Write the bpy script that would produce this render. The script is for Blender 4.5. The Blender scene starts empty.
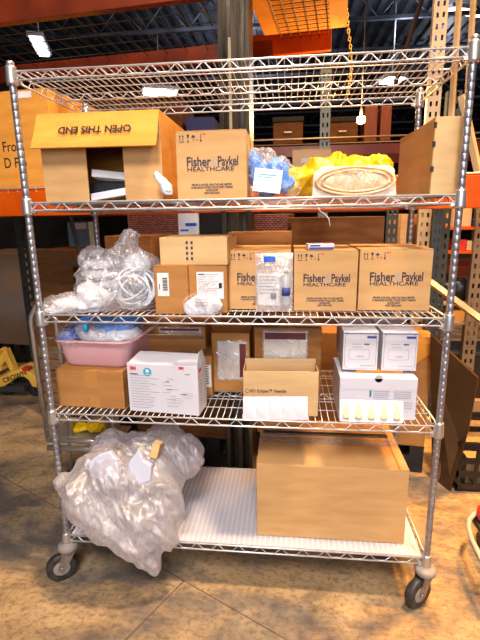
import bpy, bmesh, math, random
from mathutils import Vector, Matrix, noise
random.seed(7)
SC = bpy.context.scene
COL = SC.collection
PI = math.pi
R = math.radians

# ------------------------------------------------------------------ camera
CF, CP, CYAW, CR = 444.05, 0.2281, -0.1091, 0.0154      # focal (px), pitch down, yaw, roll
CAM = Vector((0.1895, -1.5515, 1.5174))
_r = Vector((math.cos(CYAW), -math.sin(CYAW), 0))
_f0 = Vector((math.sin(CYAW), math.cos(CYAW), 0))
_F = _f0*math.cos(CP) - Vector((0, 0, 1))*math.sin(CP)
_U = Vector((0, 0, 1))*math.cos(CP) + _f0*math.sin(CP)
_c, _s = math.cos(CR), math.sin(CR)
right = _r*_c - _U*_s
up = _r*_s + _U*_c
cd = bpy.data.cameras.new('camera')
cam = bpy.data.objects.new('camera', cd)
COL.objects.link(cam)
cd.sensor_fit = 'VERTICAL'
cd.sensor_height = 36.0
cd.lens = CF*36.0/640
cd.clip_start = 0.05
cd.clip_end = 200
m3 = Matrix((right, up, -_F)).transposed()
cam.matrix_world = Matrix.Translation(CAM) @ m3.to_4x4()
SC.camera = cam


def proj(p):
    d = Vector(p) - CAM
    z = d.dot(_F)
    return 240 + CF*d.dot(right)/z, 320 - CF*d.dot(up)/z


def ray(u, v):
    return right*((u-240)/CF) + up*((320-v)/CF) + _F


def aty(u, v, y):
    d = ray(u, v)
    return CAM + d*((y-CAM.y)/d.y)


def atz(u, v, z):
    d = ray(u, v)
    return CAM + d*((z-CAM.z)/d.z)


def Xu(u, y, z):                       # x of the point at depth y, height z that is seen at column u
    a, b = -6.0, 6.0
    for _ in range(50):
        c = (a+b)/2
        if proj((c, y, z))[0] < u: a = c
        else: b = c
    return (a+b)/2


def Zv(v, x, y):                       # height seen at row v
    a, b = -2.0, 12.0
    for _ in range(50):
        c = (a+b)/2
        if proj((x, y, c))[1] > v: a = c
        else: b = c
    return (a+b)/2


def mpp(x, y, z):                      # metres per pixel there
    return (Vector((x, y, z))-CAM).dot(_F)/CF


# ------------------------------------------------------------------ world, lights, exposure
def lin(c):
    c = c/255.0
    return c/12.92 if c <= 0.04045 else ((c+0.055)/1.055)**2.4


def rgb(r, g, b):
    return (lin(r), lin(g), lin(b), 1)


W = bpy.data.worlds.new('world')
SC.world = W
W.use_nodes = True
W.node_tree.nodes['Background'].inputs[0].default_value = (0.75, 0.83, 1.0, 1)
W.node_tree.nodes['Background'].inputs[1].default_value = 0.13
SC.view_settings.view_transform = 'Standard'
SC.view_settings.look = 'None'
SC.view_settings.gamma = 1
SC.view_settings.use_curve_mapping = False
SC.view_settings.exposure = -0.06
SC.cycles.transparent_max_bounces = 24
SC.cycles.max_bounces = 8


def area(name, loc, target, size, power, col, sy=None, spread=PI):
    l = bpy.data.lights.new(name, 'AREA')
    l.energy = power
    l.color = col
    l.size = size
    l.spread = spread
    if sy:
        l.shape = 'RECTANGLE'; l.size_y = sy
    o = bpy.data.objects.new(name, l)
    COL.objects.link(o)
    o.location = loc
    o.rotation_euler = (Vector(target)-Vector(loc)).to_track_quat('-Z', 'Y').to_euler()
    return o


# high bay lamps of the warehouse (warm) plus soft fill lights added behind the camera
area('overhead_light', (1.1, -0.5, 5.6), (0, 0.3, 1.0), 0.40, 132, (1.0, 0.69, 0.42), None, R(95))
area('overhead_light', (0.1, -3.6, 5.2), (0.1, 0.2, 1.1), 1.2, 88, (1.0, 0.88, 0.78), None, R(90))  # soft fill added behind the camera for the box fronts
area('overhead_light', (1.9, 2.9, 5.6), (1.5, 2.4, 0), 0.5, 240, (1.0, 0.46, 0.10))
area('overhead_light', (2.3, 1.0, 5.6), (1.75, 0.75, 0), 0.4, 75, (1.0, 0.42, 0.06), None, R(42))
area('overhead_light', (-3.4, 4.2, 5.6), (-3.4, 4.2, 0), 0.5, 30, (1.0, 0.72, 0.42))
for _p, _e in (((-1.7, 8.0, 5.2), 40), ((-0.8, 11.0, 5.3), 80), ((2.6, 9.0, 5.2), 60), ((4.6, 13.0, 5.3), 80)):
    _l = bpy.data.lights.new('bay_lamp_light', 'POINT'); _l.energy = _e; _l.color = (0.92, 0.94, 1.0); _l.shadow_soft_size = 0.3
    _o = bpy.data.objects.new('bay_lamp_light', _l); COL.objects.link(_o); _o.location = _p
_l = bpy.data.lights.new('warm_lamp_light', 'POINT'); _l.energy = 62; _l.color = (1.0, 0.58, 0.2); _l.shadow_soft_size = 0.06
_o = bpy.data.objects.new('warm_lamp_light', _l); COL.objects.link(_o); _o.location = aty(357, 115, 2.05)
area('front_fill_light', (0.8, -5.2, 2.4), (0.1, 0.2, 1.5), 2.6, 60, (0.95, 0.94, 1.0), 2.2, R(110))  # unseen cool fill added to brighten the cart from the front


# ------------------------------------------------------------------ materials
def mat(name, col, rough=0.6, metal=0.0, col2=None, scale=8.0, bump=0.0, bscale=60.0, alpha=1.0,
        trans=0.0, spec=0.5, stretch=(1, 1, 1), lo=0.35, hi=0.65, coat=0.0, sheen=0.0, emit=None, es=0.0, det=5):
    m = bpy.data.materials.new(name)
    m.use_nodes = True
    nt = m.node_tree
    b = nt.nodes['Principled BSDF']
    b.inputs['Base Color'].default_value = col
    b.inputs['Roughness'].default_value = rough
    b.inputs['Metallic'].default_value = metal
    b.inputs['Alpha'].default_value = alpha
    b.inputs['Transmission Weight'].default_value = trans
    b.inputs['Specular IOR Level'].default_value = spec
    b.inputs['Coat Weight'].default_value = coat
    if emit:
        b.inputs['Emission Color'].default_value = emit
        b.inputs['Emission Strength'].default_value = es
    tc = nt.nodes.new('ShaderNodeTexCoord')
    mp = nt.nodes.new('ShaderNodeMapping')
    mp.inputs['Scale'].default_value = stretch
    nt.links.new(tc.outputs['Object'], mp.inputs[0])
    if col2:
        n = nt.nodes.new('ShaderNodeTexNoise')
        n.inputs['Scale'].default_value = scale
        n.inputs['Detail'].default_value = det
        nt.links.new(mp.outputs[0], n.inputs[0])
        mr = nt.nodes.new('ShaderNodeMapRange')
        mr.inputs[1].default_value = lo
        mr.inputs[2].default_value = hi
        nt.links.new(n.outputs[0], mr.inputs[0])
        mx = nt.nodes.new('ShaderNodeMix')
        mx.data_type = 'RGBA'
        mx.inputs['A'].default_value = col
        mx.inputs['B'].default_value = col2
        nt.links.new(mr.outputs[0], mx.inputs['Factor'])
        nt.links.new(mx.outputs['Result'], b.inputs['Base Color'])
    if bump:
        n = nt.nodes.new('ShaderNodeTexNoise')
        n.inputs['Scale'].default_value = bscale
        n.inputs['Detail'].default_value = 4
        nt.links.new(mp.outputs[0], n.inputs[0])
        bp = nt.nodes.new('ShaderNodeBump')
        bp.inputs['Strength'].default_value = bump
        bp.inputs['Distance'].default_value = 0.01
        nt.links.new(n.outputs[0], bp.inputs['Height'])
        nt.links.new(bp.outputs[0], b.inputs['Normal'])
    return m


def film(name, col=(0.93, 0.94, 0.97, 1), a0=0.18, a1=0.6, scale=9.0, rough=0.2, lowf=3.0, stretch=(1, 1, 1), tilt=0.0):
    """thin creased plastic: clear sheet with milky patches and fine crease lines"""
    m = bpy.data.materials.new(name)
    m.use_nodes = True
    nt = m.node_tree
    L = nt.links.new
    nt.nodes.remove(nt.nodes['Principled BSDF'])
    out = nt.nodes['Material Output']
    tc0 = nt.nodes.new('ShaderNodeTexCoord')
    mpf = nt.nodes.new('ShaderNodeMapping'); mpf.inputs['Scale'].default_value = stretch; mpf.inputs['Rotation'].default_value = (0, tilt, 0)
    L(tc0.outputs['Object'], mpf.inputs[0])

    def nz(s_, d, dis):
        n = nt.nodes.new('ShaderNodeTexNoise')
        n.inputs['Scale'].default_value = s_; n.inputs['Detail'].default_value = d
        n.inputs['Distortion'].default_value = dis
        L(mpf.outputs[0], n.inputs[0]); return n.outputs[0]

    def rng(x, a, c, o0, o1):
        r = nt.nodes.new('ShaderNodeMapRange')
        for i, v in enumerate((a, c, o0, o1)): r.inputs[i+1].default_value = v
        L(x, r.inputs[0]); return r.outputs[0]

    def op(o, x, y):
        q = nt.nodes.new('ShaderNodeMath'); q.operation = o
        for i, v in enumerate((x, y)):
            if v is None: continue
            if isinstance(v, float): q.inputs[i].default_value = v
            else: L(v, q.inputs[i])
        return q.outputs[0]
    ridge = rng(op('ABSOLUTE', op('SUBTRACT', nz(scale, 2, 1.2), 0.5), None), 0.0, 0.035, 1.0, 0.0)
    ridge2 = rng(op('ABSOLUTE', op('SUBTRACT', nz(scale*2.3, 2, 0.8), 0.5), None), 0.0, 0.03, 1.0, 0.0)
    low = rng(nz(lowf, 3, 0.3), 0.35, 0.65, a0, a1)
    al = op('ADD', low, op('MULTIPLY', op('ADD', ridge, op('MULTIPLY', ridge2, 0.6)), 0.30))
    al = op('MINIMUM', al, 0.95)
    bp = nt.nodes.new('ShaderNodeBump'); bp.inputs['Strength'].default_value = 0.35; bp.inputs['Distance'].default_value = 0.006
    L(op('ADD', ridge, nz(scale*0.8, 3, 0.5)), bp.inputs['Height'])
    df = nt.nodes.new('ShaderNodeBsdfDiffuse'); df.inputs[0].default_value = col; L(bp.outputs[0], df.inputs['Normal'])
    tl = nt.nodes.new('ShaderNodeBsdfTranslucent'); tl.inputs[0].default_value = col
    gl = nt.nodes.new('ShaderNodeBsdfGlossy'); gl.inputs[0].default_value = (1, 1, 1, 1); gl.inputs['Roughness'].default_value = rough
    L(bp.outputs[0], gl.inputs['Normal'])
    tr = nt.nodes.new('ShaderNodeBsdfTransparent')

    def mix(f, x, y):
        q = nt.nodes.new('ShaderNodeMixShader')
        if isinstance(f, float): q.inputs[0].default_value = f
        else: L(f, q.inputs[0])
        L(x, q.inputs[1]); L(y, q.inputs[2]); return q.outputs[0]
    body = mix(0.5, df.outputs[0], tl.outputs[0])
    body = mix(0.14, body, gl.outputs[0])
    L(mix(al, tr.outputs[0], body), out.inputs[0])
    return m


M = {}
M['chrome'] = mat('zinc_chrome', rgb(214, 213, 216), 0.40, 0.5, rgb(188, 187, 192), 30)
M['post'] = mat('zinc_post', rgb(176, 176, 184), 0.38, 0.8, rgb(140, 140, 150), 14)
M['collar'] = mat('collar_zinc', rgb(196, 196, 198), 0.38, 0.85)
M['groove'] = mat('post_groove', rgb(110, 110, 116), 0.5, 0.8)
M['castermetal'] = mat('caster_metal', rgb(165, 158, 150), 0.45, 0.7, rgb(120, 112, 104), 25)
M['rubbergrey'] = mat('bumper_grey', rgb(140, 134, 128), 0.6, 0.0)
M['rubber'] = mat('wheel_black', rgb(30, 30, 32), 0.5, 0.0, rgb(60, 58, 56), 30)
CARDS = {}


def card(key, r, g, b, d=14, bump=0.08):
    M[key] = mat(key, rgb(r, g, b), 0.72, 0, rgb(r-d, g-d, b-d), 5, bump, 140, stretch=(1, 1, 5), spec=0.25)


card('card', 203, 160, 108)
card('card_light', 206, 172, 125)
card('card_dark', 172, 122, 70)
card('card_old', 150, 105, 60, 24)
card('card_orange', 214, 150, 66)
card('card_yellow', 236, 160, 60)
card('card_brown', 108, 72, 40, 20)
card('card_grey', 150, 128, 100)
M['tape'] = mat('packing_tape', rgb(176, 124, 66), 0.22, 0, spec=0.7)
M['ink'] = mat('print_ink', rgb(38, 36, 62), 0.6)
M['inkblack'] = mat('marker_ink', rgb(24, 20, 20), 0.6)
M['inkgrey'] = mat('grey_ink', rgb(150, 150, 156), 0.6)
M['notch'] = mat('notch_shadow_card', rgb(176, 172, 176), 0.6)
M['inkmaroon'] = mat('maroon_ink', rgb(92, 30, 36), 0.6)
M['inkred'] = mat('red_ink', rgb(205, 30, 40), 0.6)
M['inkcyan'] = mat('cyan_ink', rgb(56, 160, 190), 0.6)
M['inkblue'] = mat('blue_ink', rgb(50, 60, 130), 0.6)
M['inkteal'] = mat('teal_ink', rgb(30, 110, 130), 0.6)
M['paper'] = mat('white_paper', rgb(208, 204, 206), 0.6, 0, rgb(222, 220, 224), 12)
M['whitebox'] = mat('white_carton', rgb(206, 204, 214), 0.5, 0, rgb(200, 199, 210), 8)
M['inner'] = mat('carton_inner', rgb(196, 160, 112), 0.8)
M['pink'] = mat('pink_plastic', rgb(214, 168, 172), 0.38, 0, rgb(206, 158, 164), 3, spec=0.5)
M['bluebag'] = mat('blue_wrap', rgb(36, 116, 214), 0.35, 0, rgb(80, 150, 226), 22, 0.5, 30)
M['bluecloth'] = mat('blue_drape', rgb(76, 142, 216), 0.6, 0, rgb(44, 106, 196), 20, 0.4, 30)
M['deepblue'] = mat('deep_blue_sheet', rgb(16, 96, 206), 0.4, 0, rgb(10, 66, 176), 15, 0.3, 20)
M['yellow'] = mat('yellow_wrap', rgb(214, 178, 16), 0.35, 0, rgb(196, 152, 8), 14, 0.5, 22)
M['whitecloth'] = mat('white_gauze', rgb(208, 206, 212), 0.8, 0, rgb(184, 184, 196), 18, 0.5, 40)
M['packblue'] = mat('pale_blue_paper', rgb(176, 182, 204), 0.6, 0, rgb(176, 182, 202), 9)
M['palecloth'] = mat('pale_blue_pouch', rgb(196, 206, 222), 0.55, 0, rgb(222, 226, 234), 12, 0.3, 30)
M['tube'] = mat('white_tubing', rgb(206, 210, 220), 0.3)
M['traywhite'] = mat('white_tray', rgb(220, 204, 186), 0.35)
M['beige'] = mat('beige_kit', rgb(220, 176, 128), 0.4, 0, rgb(230, 196, 156), 14, 0.4, 20)
M['liner'] = mat('plastic_liner', rgb(204, 204, 216), 0.25, 0, alpha=0.76, spec=0.6)
M['rib'] = mat('plastic_rib', rgb(206, 206, 217), 0.3)
M['film'] = film('clear_film', (.8, .8, .84, 1), a0=.12, a1=.45, scale=7)
M['filmsoft'] = film('soft_film', (0.66, 0.63, 0.69, 1), 0.34, 0.62, 6, 0.35, 2.5, (1.6, 1.6, .45), R(-35))
M['filmthin'] = film('thin_film', a0=0.04, a1=0.20, scale=12)
M['pouchpaper'] = mat('pouch_paper', rgb(196, 180, 160), 0.5, 0, rgb(214, 206, 200), 10, 0.2, 12)
M['filmwhite'] = film('milky_film', (.9, .9, .93, 1), a0=.25, a1=.5, scale=10)
M['filmpouch'] = film('pouch_film', (.8,.8,.82,1), a0=0.12, a1=0.4, scale=8)
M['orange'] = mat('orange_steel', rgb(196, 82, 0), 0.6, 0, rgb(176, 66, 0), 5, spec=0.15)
M['darkorange'] = mat('dark_orange_steel', rgb(112, 42, 16), 0.35, 0, rgb(84, 30, 12), 5)  # darker, redder copy of the orange beam steel
M['rackgrey'] = mat('rack_steel', rgb(104, 94, 80), 0.3, 0.8, rgb(60, 54, 48), 8, stretch=(3, 3, .4))
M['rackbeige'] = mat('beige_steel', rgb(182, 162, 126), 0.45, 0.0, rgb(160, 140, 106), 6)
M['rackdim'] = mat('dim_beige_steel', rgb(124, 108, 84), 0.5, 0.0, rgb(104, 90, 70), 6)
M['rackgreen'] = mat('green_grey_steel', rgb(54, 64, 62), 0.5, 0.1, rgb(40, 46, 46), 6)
M['rackblue'] = mat('blue_grey_steel', rgb(110, 130, 146), 0.5, 0.1)
M['dark'] = mat('near_black', rgb(22, 20, 20), 0.7)
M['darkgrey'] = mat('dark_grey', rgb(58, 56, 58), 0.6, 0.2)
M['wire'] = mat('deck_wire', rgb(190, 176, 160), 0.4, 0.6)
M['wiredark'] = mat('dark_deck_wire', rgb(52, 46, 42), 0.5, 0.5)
M['steel'] = mat('roof_steel', rgb(96, 104, 122), 0.5, 0.3, rgb(60, 64, 76), 2)
M['steelwhite'] = mat('white_truss', rgb(200, 206, 220), 0.5)
M['yellowpaint'] = mat('yellow_paint', rgb(236, 190, 80), 0.4, 0, rgb(220, 168, 60), 6)
M['blackplastic'] = mat('black_plastic', rgb(24, 24, 26), 0.35)
M['greyrubber'] = mat('pale_grey_rubber', rgb(176, 166, 156), 0.5)
M['tubesteel'] = mat('brushed_tube', rgb(196, 190, 184), 0.3, 0.8)
M['clearbottle'] = mat('clear_bottle', rgb(196, 206, 220), 0.08, 0, alpha=0.45, spec=0.8)
M['wood'] = mat('pallet_wood', rgb(120, 88, 56), 0.8, 0, rgb(90, 62, 38), 12, 0.3, 40)
M['woodred'] = mat('red_brown_board', rgb(140, 74, 44), 0.6, 0, rgb(116, 58, 34), 9, stretch=(3, 3, .6))
M['wrapdark'] = mat('wrapped_load', rgb(72, 48, 24), 0.4, 0, rgb(52, 36, 20), 4, 0.3, 9)
M['wrapgrey'] = mat('grey_wrap', rgb(116, 112, 114), 0.3, 0.2, rgb(140, 110, 84), 2.5, 0.3, 8)
M['lampglass'] = mat('lamp_glass', (1, 1, 1, 1), 0.4, emit=(1.0, 0.93, 0.8, 1), es=9)
M['lampwarm'] = mat('lamp_warm', (1, 1, 1, 1), 0.4, emit=(1.0, 0.72, 0.25, 1), es=6)
M['red'] = mat('red_plastic', rgb(196, 44, 30), 0.4)


def woven():
    m = bpy.data.materials.new('woven_maroon')
    m.use_nodes = True
    nt = m.node_tree
    b = nt.nodes['Principled BSDF']
    b.inputs['Roughness'].default_value = 0.6
    tc = nt.nodes.new('ShaderNodeTexCoord')
    mp = nt.nodes.new('ShaderNodeMapping')
    mp.inputs['Rotation'].default_value = (R(90), 0, 0)
    br = nt.nodes.new('ShaderNodeTexBrick')
    br.inputs['Color1'].default_value = rgb(150, 84, 66)
    br.inputs['Color2'].default_value = rgb(112, 52, 42)
    br.inputs['Mortar'].default_value = rgb(40, 20, 18)
    br.inputs['Scale'].default_value = 20
    br.inputs['Mortar Size'].default_value = 0.06
    nt.links.new(tc.outputs['Object'], mp.inputs[0])
    nt.links.new(mp.outputs[0], br.inputs[0])
    nt.links.new(br.outputs[0], b.inputs['Base Color'])
    return m


M['woven'] = woven()


def floor_mat():
    m = bpy.data.materials.new('worn_concrete')
    m.use_nodes = True
    nt = m.node_tree
    L = nt.links.new
    b = nt.nodes['Principled BSDF']
    tc = nt.nodes.new('ShaderNodeTexCoord')

    def nz(s, d, dis=0.0, sc=(1, 1, 1)):
        mp = nt.nodes.new('ShaderNodeMapping'); mp.inputs['Scale'].default_value = sc
        L(tc.outputs['Object'], mp.inputs[0])
        n = nt.nodes.new('ShaderNodeTexNoise')
        n.inputs['Scale'].default_value = s; n.inputs['Detail'].default_value = d
        n.inputs['Distortion'].default_value = dis
        n.inputs['Roughness'].default_value = 0.62
        L(mp.outputs[0], n.inputs[0])
        return n.outputs[0]

    def rng(x, a, c, o0=0.0, o1=1.0):
        r = nt.nodes.new('ShaderNodeMapRange')
        for i, v in enumerate((a, c, o0, o1)): r.inputs[i+1].default_value = v
        L(x, r.inputs[0]); return r.outputs[0]

    def mix(f, a, c):
        x = nt.nodes.new('ShaderNodeMix'); x.data_type = 'RGBA'
        L(f, x.inputs['Factor'])
        for k, v in (('A', a), ('B', c)):
            if isinstance(v, tuple): x.inputs[k].default_value = v
            else: L(v, x.inputs[k])
        return x.outputs['Result']
    c = mix(rng(nz(1.5, 10, 0.4, (1, 2.0, 1)), 0.44, 0.56), rgb(164, 137, 100), rgb(90, 85, 84))
    c = mix(rng(nz(3.2, 9, 0.3), 0.46, 0.66, 0, 0.6), c, rgb(182, 158, 122))
    c = mix(rng(nz(5, 10, 0.5, (1, 1.8, 1)), 0.50, 0.70, 0, 0.6), c, rgb(70, 62, 58))
    c = mix(rng(nz(38, 10, 0.2, (1, 1.4, 1)), 0.48, 0.66, 0, 0.6), c, rgb(78, 64, 52))
    c = mix(rng(nz(110, 3), 0.60, 0.70, 0, 0.6), c, rgb(84, 68, 56))
    c = mix(rng(nz(9, 5, 0.2, (14, 1, 1)), 0.60, 0.68, 0, 0.30), c, rgb(90, 78, 66))
    # hairline cracks
    ns = nt.nodes.new('ShaderNodeTexNoise'); ns.inputs['Scale'].default_value = 3; L(tc.outputs['Object'], ns.inputs[0])
    va = nt.nodes.new('ShaderNodeMixRGB'); va.inputs[0].default_value = 0.08
    L(tc.outputs['Object'], va.inputs[1]); L(ns.outputs[1], va.inputs[2])
    vo = nt.nodes.new('ShaderNodeTexVoronoi'); vo.feature = 'DISTANCE_TO_EDGE'; vo.inputs['Scale'].default_value = 1.7
    L(va.outputs[0], vo.inputs[0])
    c = mix(rng(vo.outputs['Distance'], 0.0, 0.003, 0.25, 0.0), c, rgb(64, 48, 38))
    wv = nt.nodes.new('ShaderNodeTexBrick')
    mpj = nt.nodes.new('ShaderNodeMapping'); mpj.inputs['Rotation'].default_value = (0, 0, R(28)); mpj.inputs['Location'].default_value = (0.22, 0.1, 0)
    L(tc.outputs['Object'], mpj.inputs[0]); L(mpj.outputs[0], wv.inputs[0])
    wv.inputs['Scale'].default_value = 1.0; wv.inputs['Brick Width'].default_value = 60; wv.inputs['Row Height'].default_value = 1.5
    wv.inputs['Mortar Size'].default_value = 0.0035; wv.inputs['Mortar Smooth'].default_value = 0.3
    c = mix(rng(wv.outputs['Fac'], 0, 1, 0, 0.75), c, rgb(66, 52, 44))
    L(c, b.inputs['Base Color'])
    L(rng(nz(6, 6), 0.35, 0.65, 0.42, 0.68), b.inputs['Roughness'])
    bp = nt.nodes.new('ShaderNodeBump'); bp.inputs['Strength'].default_value = 0.25; bp.inputs['Distance'].default_value = 0.01
    L(nz(40, 6), bp.inputs['Height']); L(bp.outputs[0], b.inputs['Normal'])
    return m


M['floor'] = floor_mat()


# ------------------------------------------------------------------ mesh helpers
class MB:
    def __init__(s):
        s.v = []; s.f = []; s.sm = []

    def add(s, vs, fs, smooth=False):
        o = len(s.v)
        s.v += [tuple(v) for v in vs]
        s.f += [tuple(i+o for i in f) for f in fs]
        s.sm += [smooth]*len(fs)
        return s

    def box(s, a, b, mtx=None):
        (x0, y0, z0), (x1, y1, z1) = a, b
        vs = [Vector(p) for p in ((x0, y0, z0), (x1, y0, z0), (x1, y1, z0), (x0, y1, z0), (x0, y0, z1), (x1, y0, z1), (x1, y1, z1), (x0, y1, z1))]
        if mtx: vs = [mtx @ v for v in vs]
        return s.add(vs, [(0, 3, 2, 1), (4, 5, 6, 7), (0, 1, 5, 4), (1, 2, 6, 5), (2, 3, 7, 6), (3, 0, 4, 7)])

    def tube(s, pts, r, n=6, closed=False, caps=True):
        pts = [Vector(p) for p in pts]
        N = len(pts)
        vs = []; fs = []
        prev = None
        for i, p in enumerate(pts):
            a = pts[i-1] if (i > 0 or closed) else p
            c = pts[(i+1) % N] if (i < N-1 or closed) else p
            t = (c-a).normalized()
            if prev is None:
                ref = Vector((0, 0, 1)) if abs(t.z) < 0.9 else Vector((1, 0, 0))
                u = t.cross(ref).normalized()
            else:
                u = prev - t*prev.dot(t)
                u = u.normalized() if u.length > 1e-6 else t.orthogonal().normalized()
            prev = u
            w = t.cross(u)
            rr = r[i] if isinstance(r, (list, tuple)) else r
            for k in range(n):
                an = 2*PI*k/n
                vs.append(p + u*math.cos(an)*rr + w*math.sin(an)*rr)
        m = N if closed else N-1
        for i in range(m):
            for k in range(n):
                fs.append((i*n+k, i*n+(k+1) % n, ((i+1) % N)*n+(k+1) % n, ((i+1) % N)*n+k))
        s.add(vs, fs, n > 4)
        if caps and not closed:
            o = len(s.v)-len(vs)
            s.f.append(tuple(o+k for k in range(n))[::-1]); s.sm.append(False)
            s.f.append(tuple(o+(N-1)*n+k for k in range(n))); s.sm.append(False)
        return s

    def lathe(s, prof, n=24, mtx=None, smooth=True):
        """prof: (radius, z) pairs"""
        vs = []; fs = []
        for r, z in prof:
            for k in range(n):
                a = 2*PI*k/n
                v = Vector((r*math.cos(a), r*math.sin(a), z))
                vs.append(mtx @ v if mtx else v)
        P = len(prof)
        for i in range(P-1):
            for k in range(n):
                fs.append((i*n+k, i*n+(k+1) % n, (i+1)*n+(k+1) % n, (i+1)*n+k))
        s.add(vs, fs, smooth)
        o = len(s.v)-len(vs)
        s.f.append(tuple(o+k for k in range(n))[::-1]); s.sm.append(False)
        s.f.append(tuple(o+(P-1)*n+k for k in range(n))); s.sm.append(False)
        return s

    def prism(s, poly, a, b, mtx=None):
        """poly in (x,z), extruded from y=a to y=b"""
        n = len(poly)
        vs = [Vector((x, a, z)) for x, z in poly] + [Vector((x, b, z)) for x, z in poly]
        if mtx: vs = [mtx @ v for v in vs]
        fs = [tuple(range(n)), tuple(range(2*n-1, n-1, -1))]
        fs += [(i, n+i, n+(i+1) % n, (i+1) % n) for i in range(n)]
        return s.add(vs, fs)

    def build(s, name, m, parent=None, bevel=0, seg=2, loc=None):
        me = bpy.data.meshes.new(name)
        me.from_pydata(s.v, [], s.f)
        me.polygons.foreach_set('use_smooth', s.sm)
        bm = bmesh.new(); bm.from_mesh(me)
        bmesh.ops.recalc_face_normals(bm, faces=bm.faces)
        bm.to_mesh(me); bm.free()
        me.materials.append(m)
        o = bpy.data.objects.new(name, me)
        COL.objects.link(o)
        if parent: o.parent = parent
        if loc: o.location = loc
        if bevel:
            b = o.modifiers.new('bevel', 'BEVEL'); b.width = bevel; b.segments = seg; b.limit_method = 'ANGLE'
            b.harden_normals = False
        return o


def tag(o, label=None, cat=None, group=None, kind=None):
    if label: o['label'] = label
    if cat: o['category'] = cat
    if group: o['group'] = group
    if kind: o['kind'] = kind
    return o


def thing(name, label, cat, loc=(0, 0, 0), rz=0, group=None):
    o = bpy.data.objects.new(name, None)
    o.empty_display_size = 0.05
    COL.objects.link(o)
    o.location = loc
    o.rotation_euler = (0, 0, rz)
    return tag(o, label, cat, group)


def rename(o, label): o['label'] = label; return o


def copy_tree(o, parent=None):
    c = o.copy(); COL.objects.link(c)
    if parent: c.parent = parent
    for ch in list(o.children): copy_tree(ch, c)
    return c


def text(s, size, parent, m, loc, rot=(PI/2, 0, 0), name='printed_text', align='LEFT', bold=0.0, sx=1.0, ext=0.0004):
    cu = bpy.data.curves.new('t', 'FONT')
    cu.body = s; cu.size = size; cu.align_x = align; cu.offset = bold; cu.extrude = ext
    cu.space_line = 0.95
    t = bpy.data.objects.new('t', cu)
    COL.objects.link(t)
    bpy.context.view_layer.update()
    me = bpy.data.meshes.new_from_object(t.evaluated_get(bpy.context.evaluated_depsgraph_get()))
    bpy.data.objects.remove(t)
    me.materials.clear(); me.materials.append(m)
    for v in me.vertices: v.co.x *= sx
    o = bpy.data.objects.new(name, me)
    COL.objects.link(o)
    o.parent = parent; o.location = loc; o.rotation_euler = rot
    return o


# ------------------------------------------------------------------ crumpled soft shapes
def crumple(p, s, seed, streak=None):
    """broad folds with sharp crests"""
    p = Vector(p)
    if streak:
        a = Vector(streak).normalized(); p = p - a*(p.dot(a)*0.72)
    q = p*s*0.55 + Vector((seed*7.3, seed*3.1, seed*5.7))
    q = q + 0.55*Vector((noise.noise(q*0.9), noise.noise(q*0.9+Vector((5, 0, 0))), noise.noise(q*0.9+Vector((0, 9, 0)))))
    n = abs(noise.noise(q)) + 0.5*abs(noise.noise(q*2.2)) + 0.24*abs(noise.noise(q*4.7))
    d = noise.voronoi(q*0.9)[0]
    return (0.34-n)*1.25 + (d[1]-d[0]-0.3)*0.5


def soft(name, lumps, m, parent=None, voxel=0.008, amp=0.012, s=14, seed=1, zmin=None, zmax=None, smooth=4, loc=None, streak=None):
    """lumps: (centre, radii[, rotz]) blended into one crumpled skin"""
    bm = bmesh.new()
    for lp in lumps:
        c, r = lp[0], lp[1]
        rz = lp[2] if len(lp) > 2 else Matrix.Identity(3)
        if not isinstance(rz, Matrix): rz = Matrix.Rotation(rz, 3, 'Z')
        res = bmesh.ops.create_icosphere(bm, subdivisions=3, radius=1)
        for v in res['verts']:
            v.co = rz @ Vector((v.co.x*r[0], v.co.y*r[1], v.co.z*r[2])) + Vector(c)
    me = bpy.data.meshes.new('tmp'); bm.to_mesh(me); bm.free()
    o = bpy.data.objects.new('tmp', me); COL.objects.link(o)
    md = o.modifiers.new('r', 'REMESH'); md.mode = 'VOXEL'; md.voxel_size = voxel
    ms = o.modifiers.new('s', 'SMOOTH'); ms.iterations = smooth; ms.factor = 0.6
    bpy.context.view_layer.update()
    out = bpy.data.meshes.new_from_object(o.evaluated_get(bpy.context.evaluated_depsgraph_get()))
    bpy.data.objects.remove(o)
    nrm = [v.normal.copy() for v in out.vertices]
    base = Vector(loc) if loc else Vector((0, 0, 0))
    for v, n in zip(out.vertices, nrm):
        v.co += n*amp*crumple(v.co, s, seed, streak)
        if zmin is not None and v.co.z < zmin: v.co.z = zmin + 0.0005*noise.noise(v.co*40)
        if zmax is not None and v.co.z > zmax: v.co.z = zmax
        v.co -= base
    out.polygons.foreach_set('use_smooth', [True]*len(out.polygons))
    out.materials.clear(); out.materials.append(m)
    ob = bpy.data.objects.new(name, out)
    COL.objects.link(ob)
    ob.location = base
    if parent: ob.parent = parent
    return ob


def L_(u, v, y, ru, rv, ry, rz=0, tilt=None):
    """an ellipsoid centred where column u / row v meets depth y; radii ru, rv in photo units turned to metres there"""
    c = aty(u, v, y)
    k = mpp(*c)
    rot = Matrix.Rotation(tilt, 3, 'Y') if tilt else rz
    return (c, (ru*k, ry, rv*k), rot)


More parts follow.
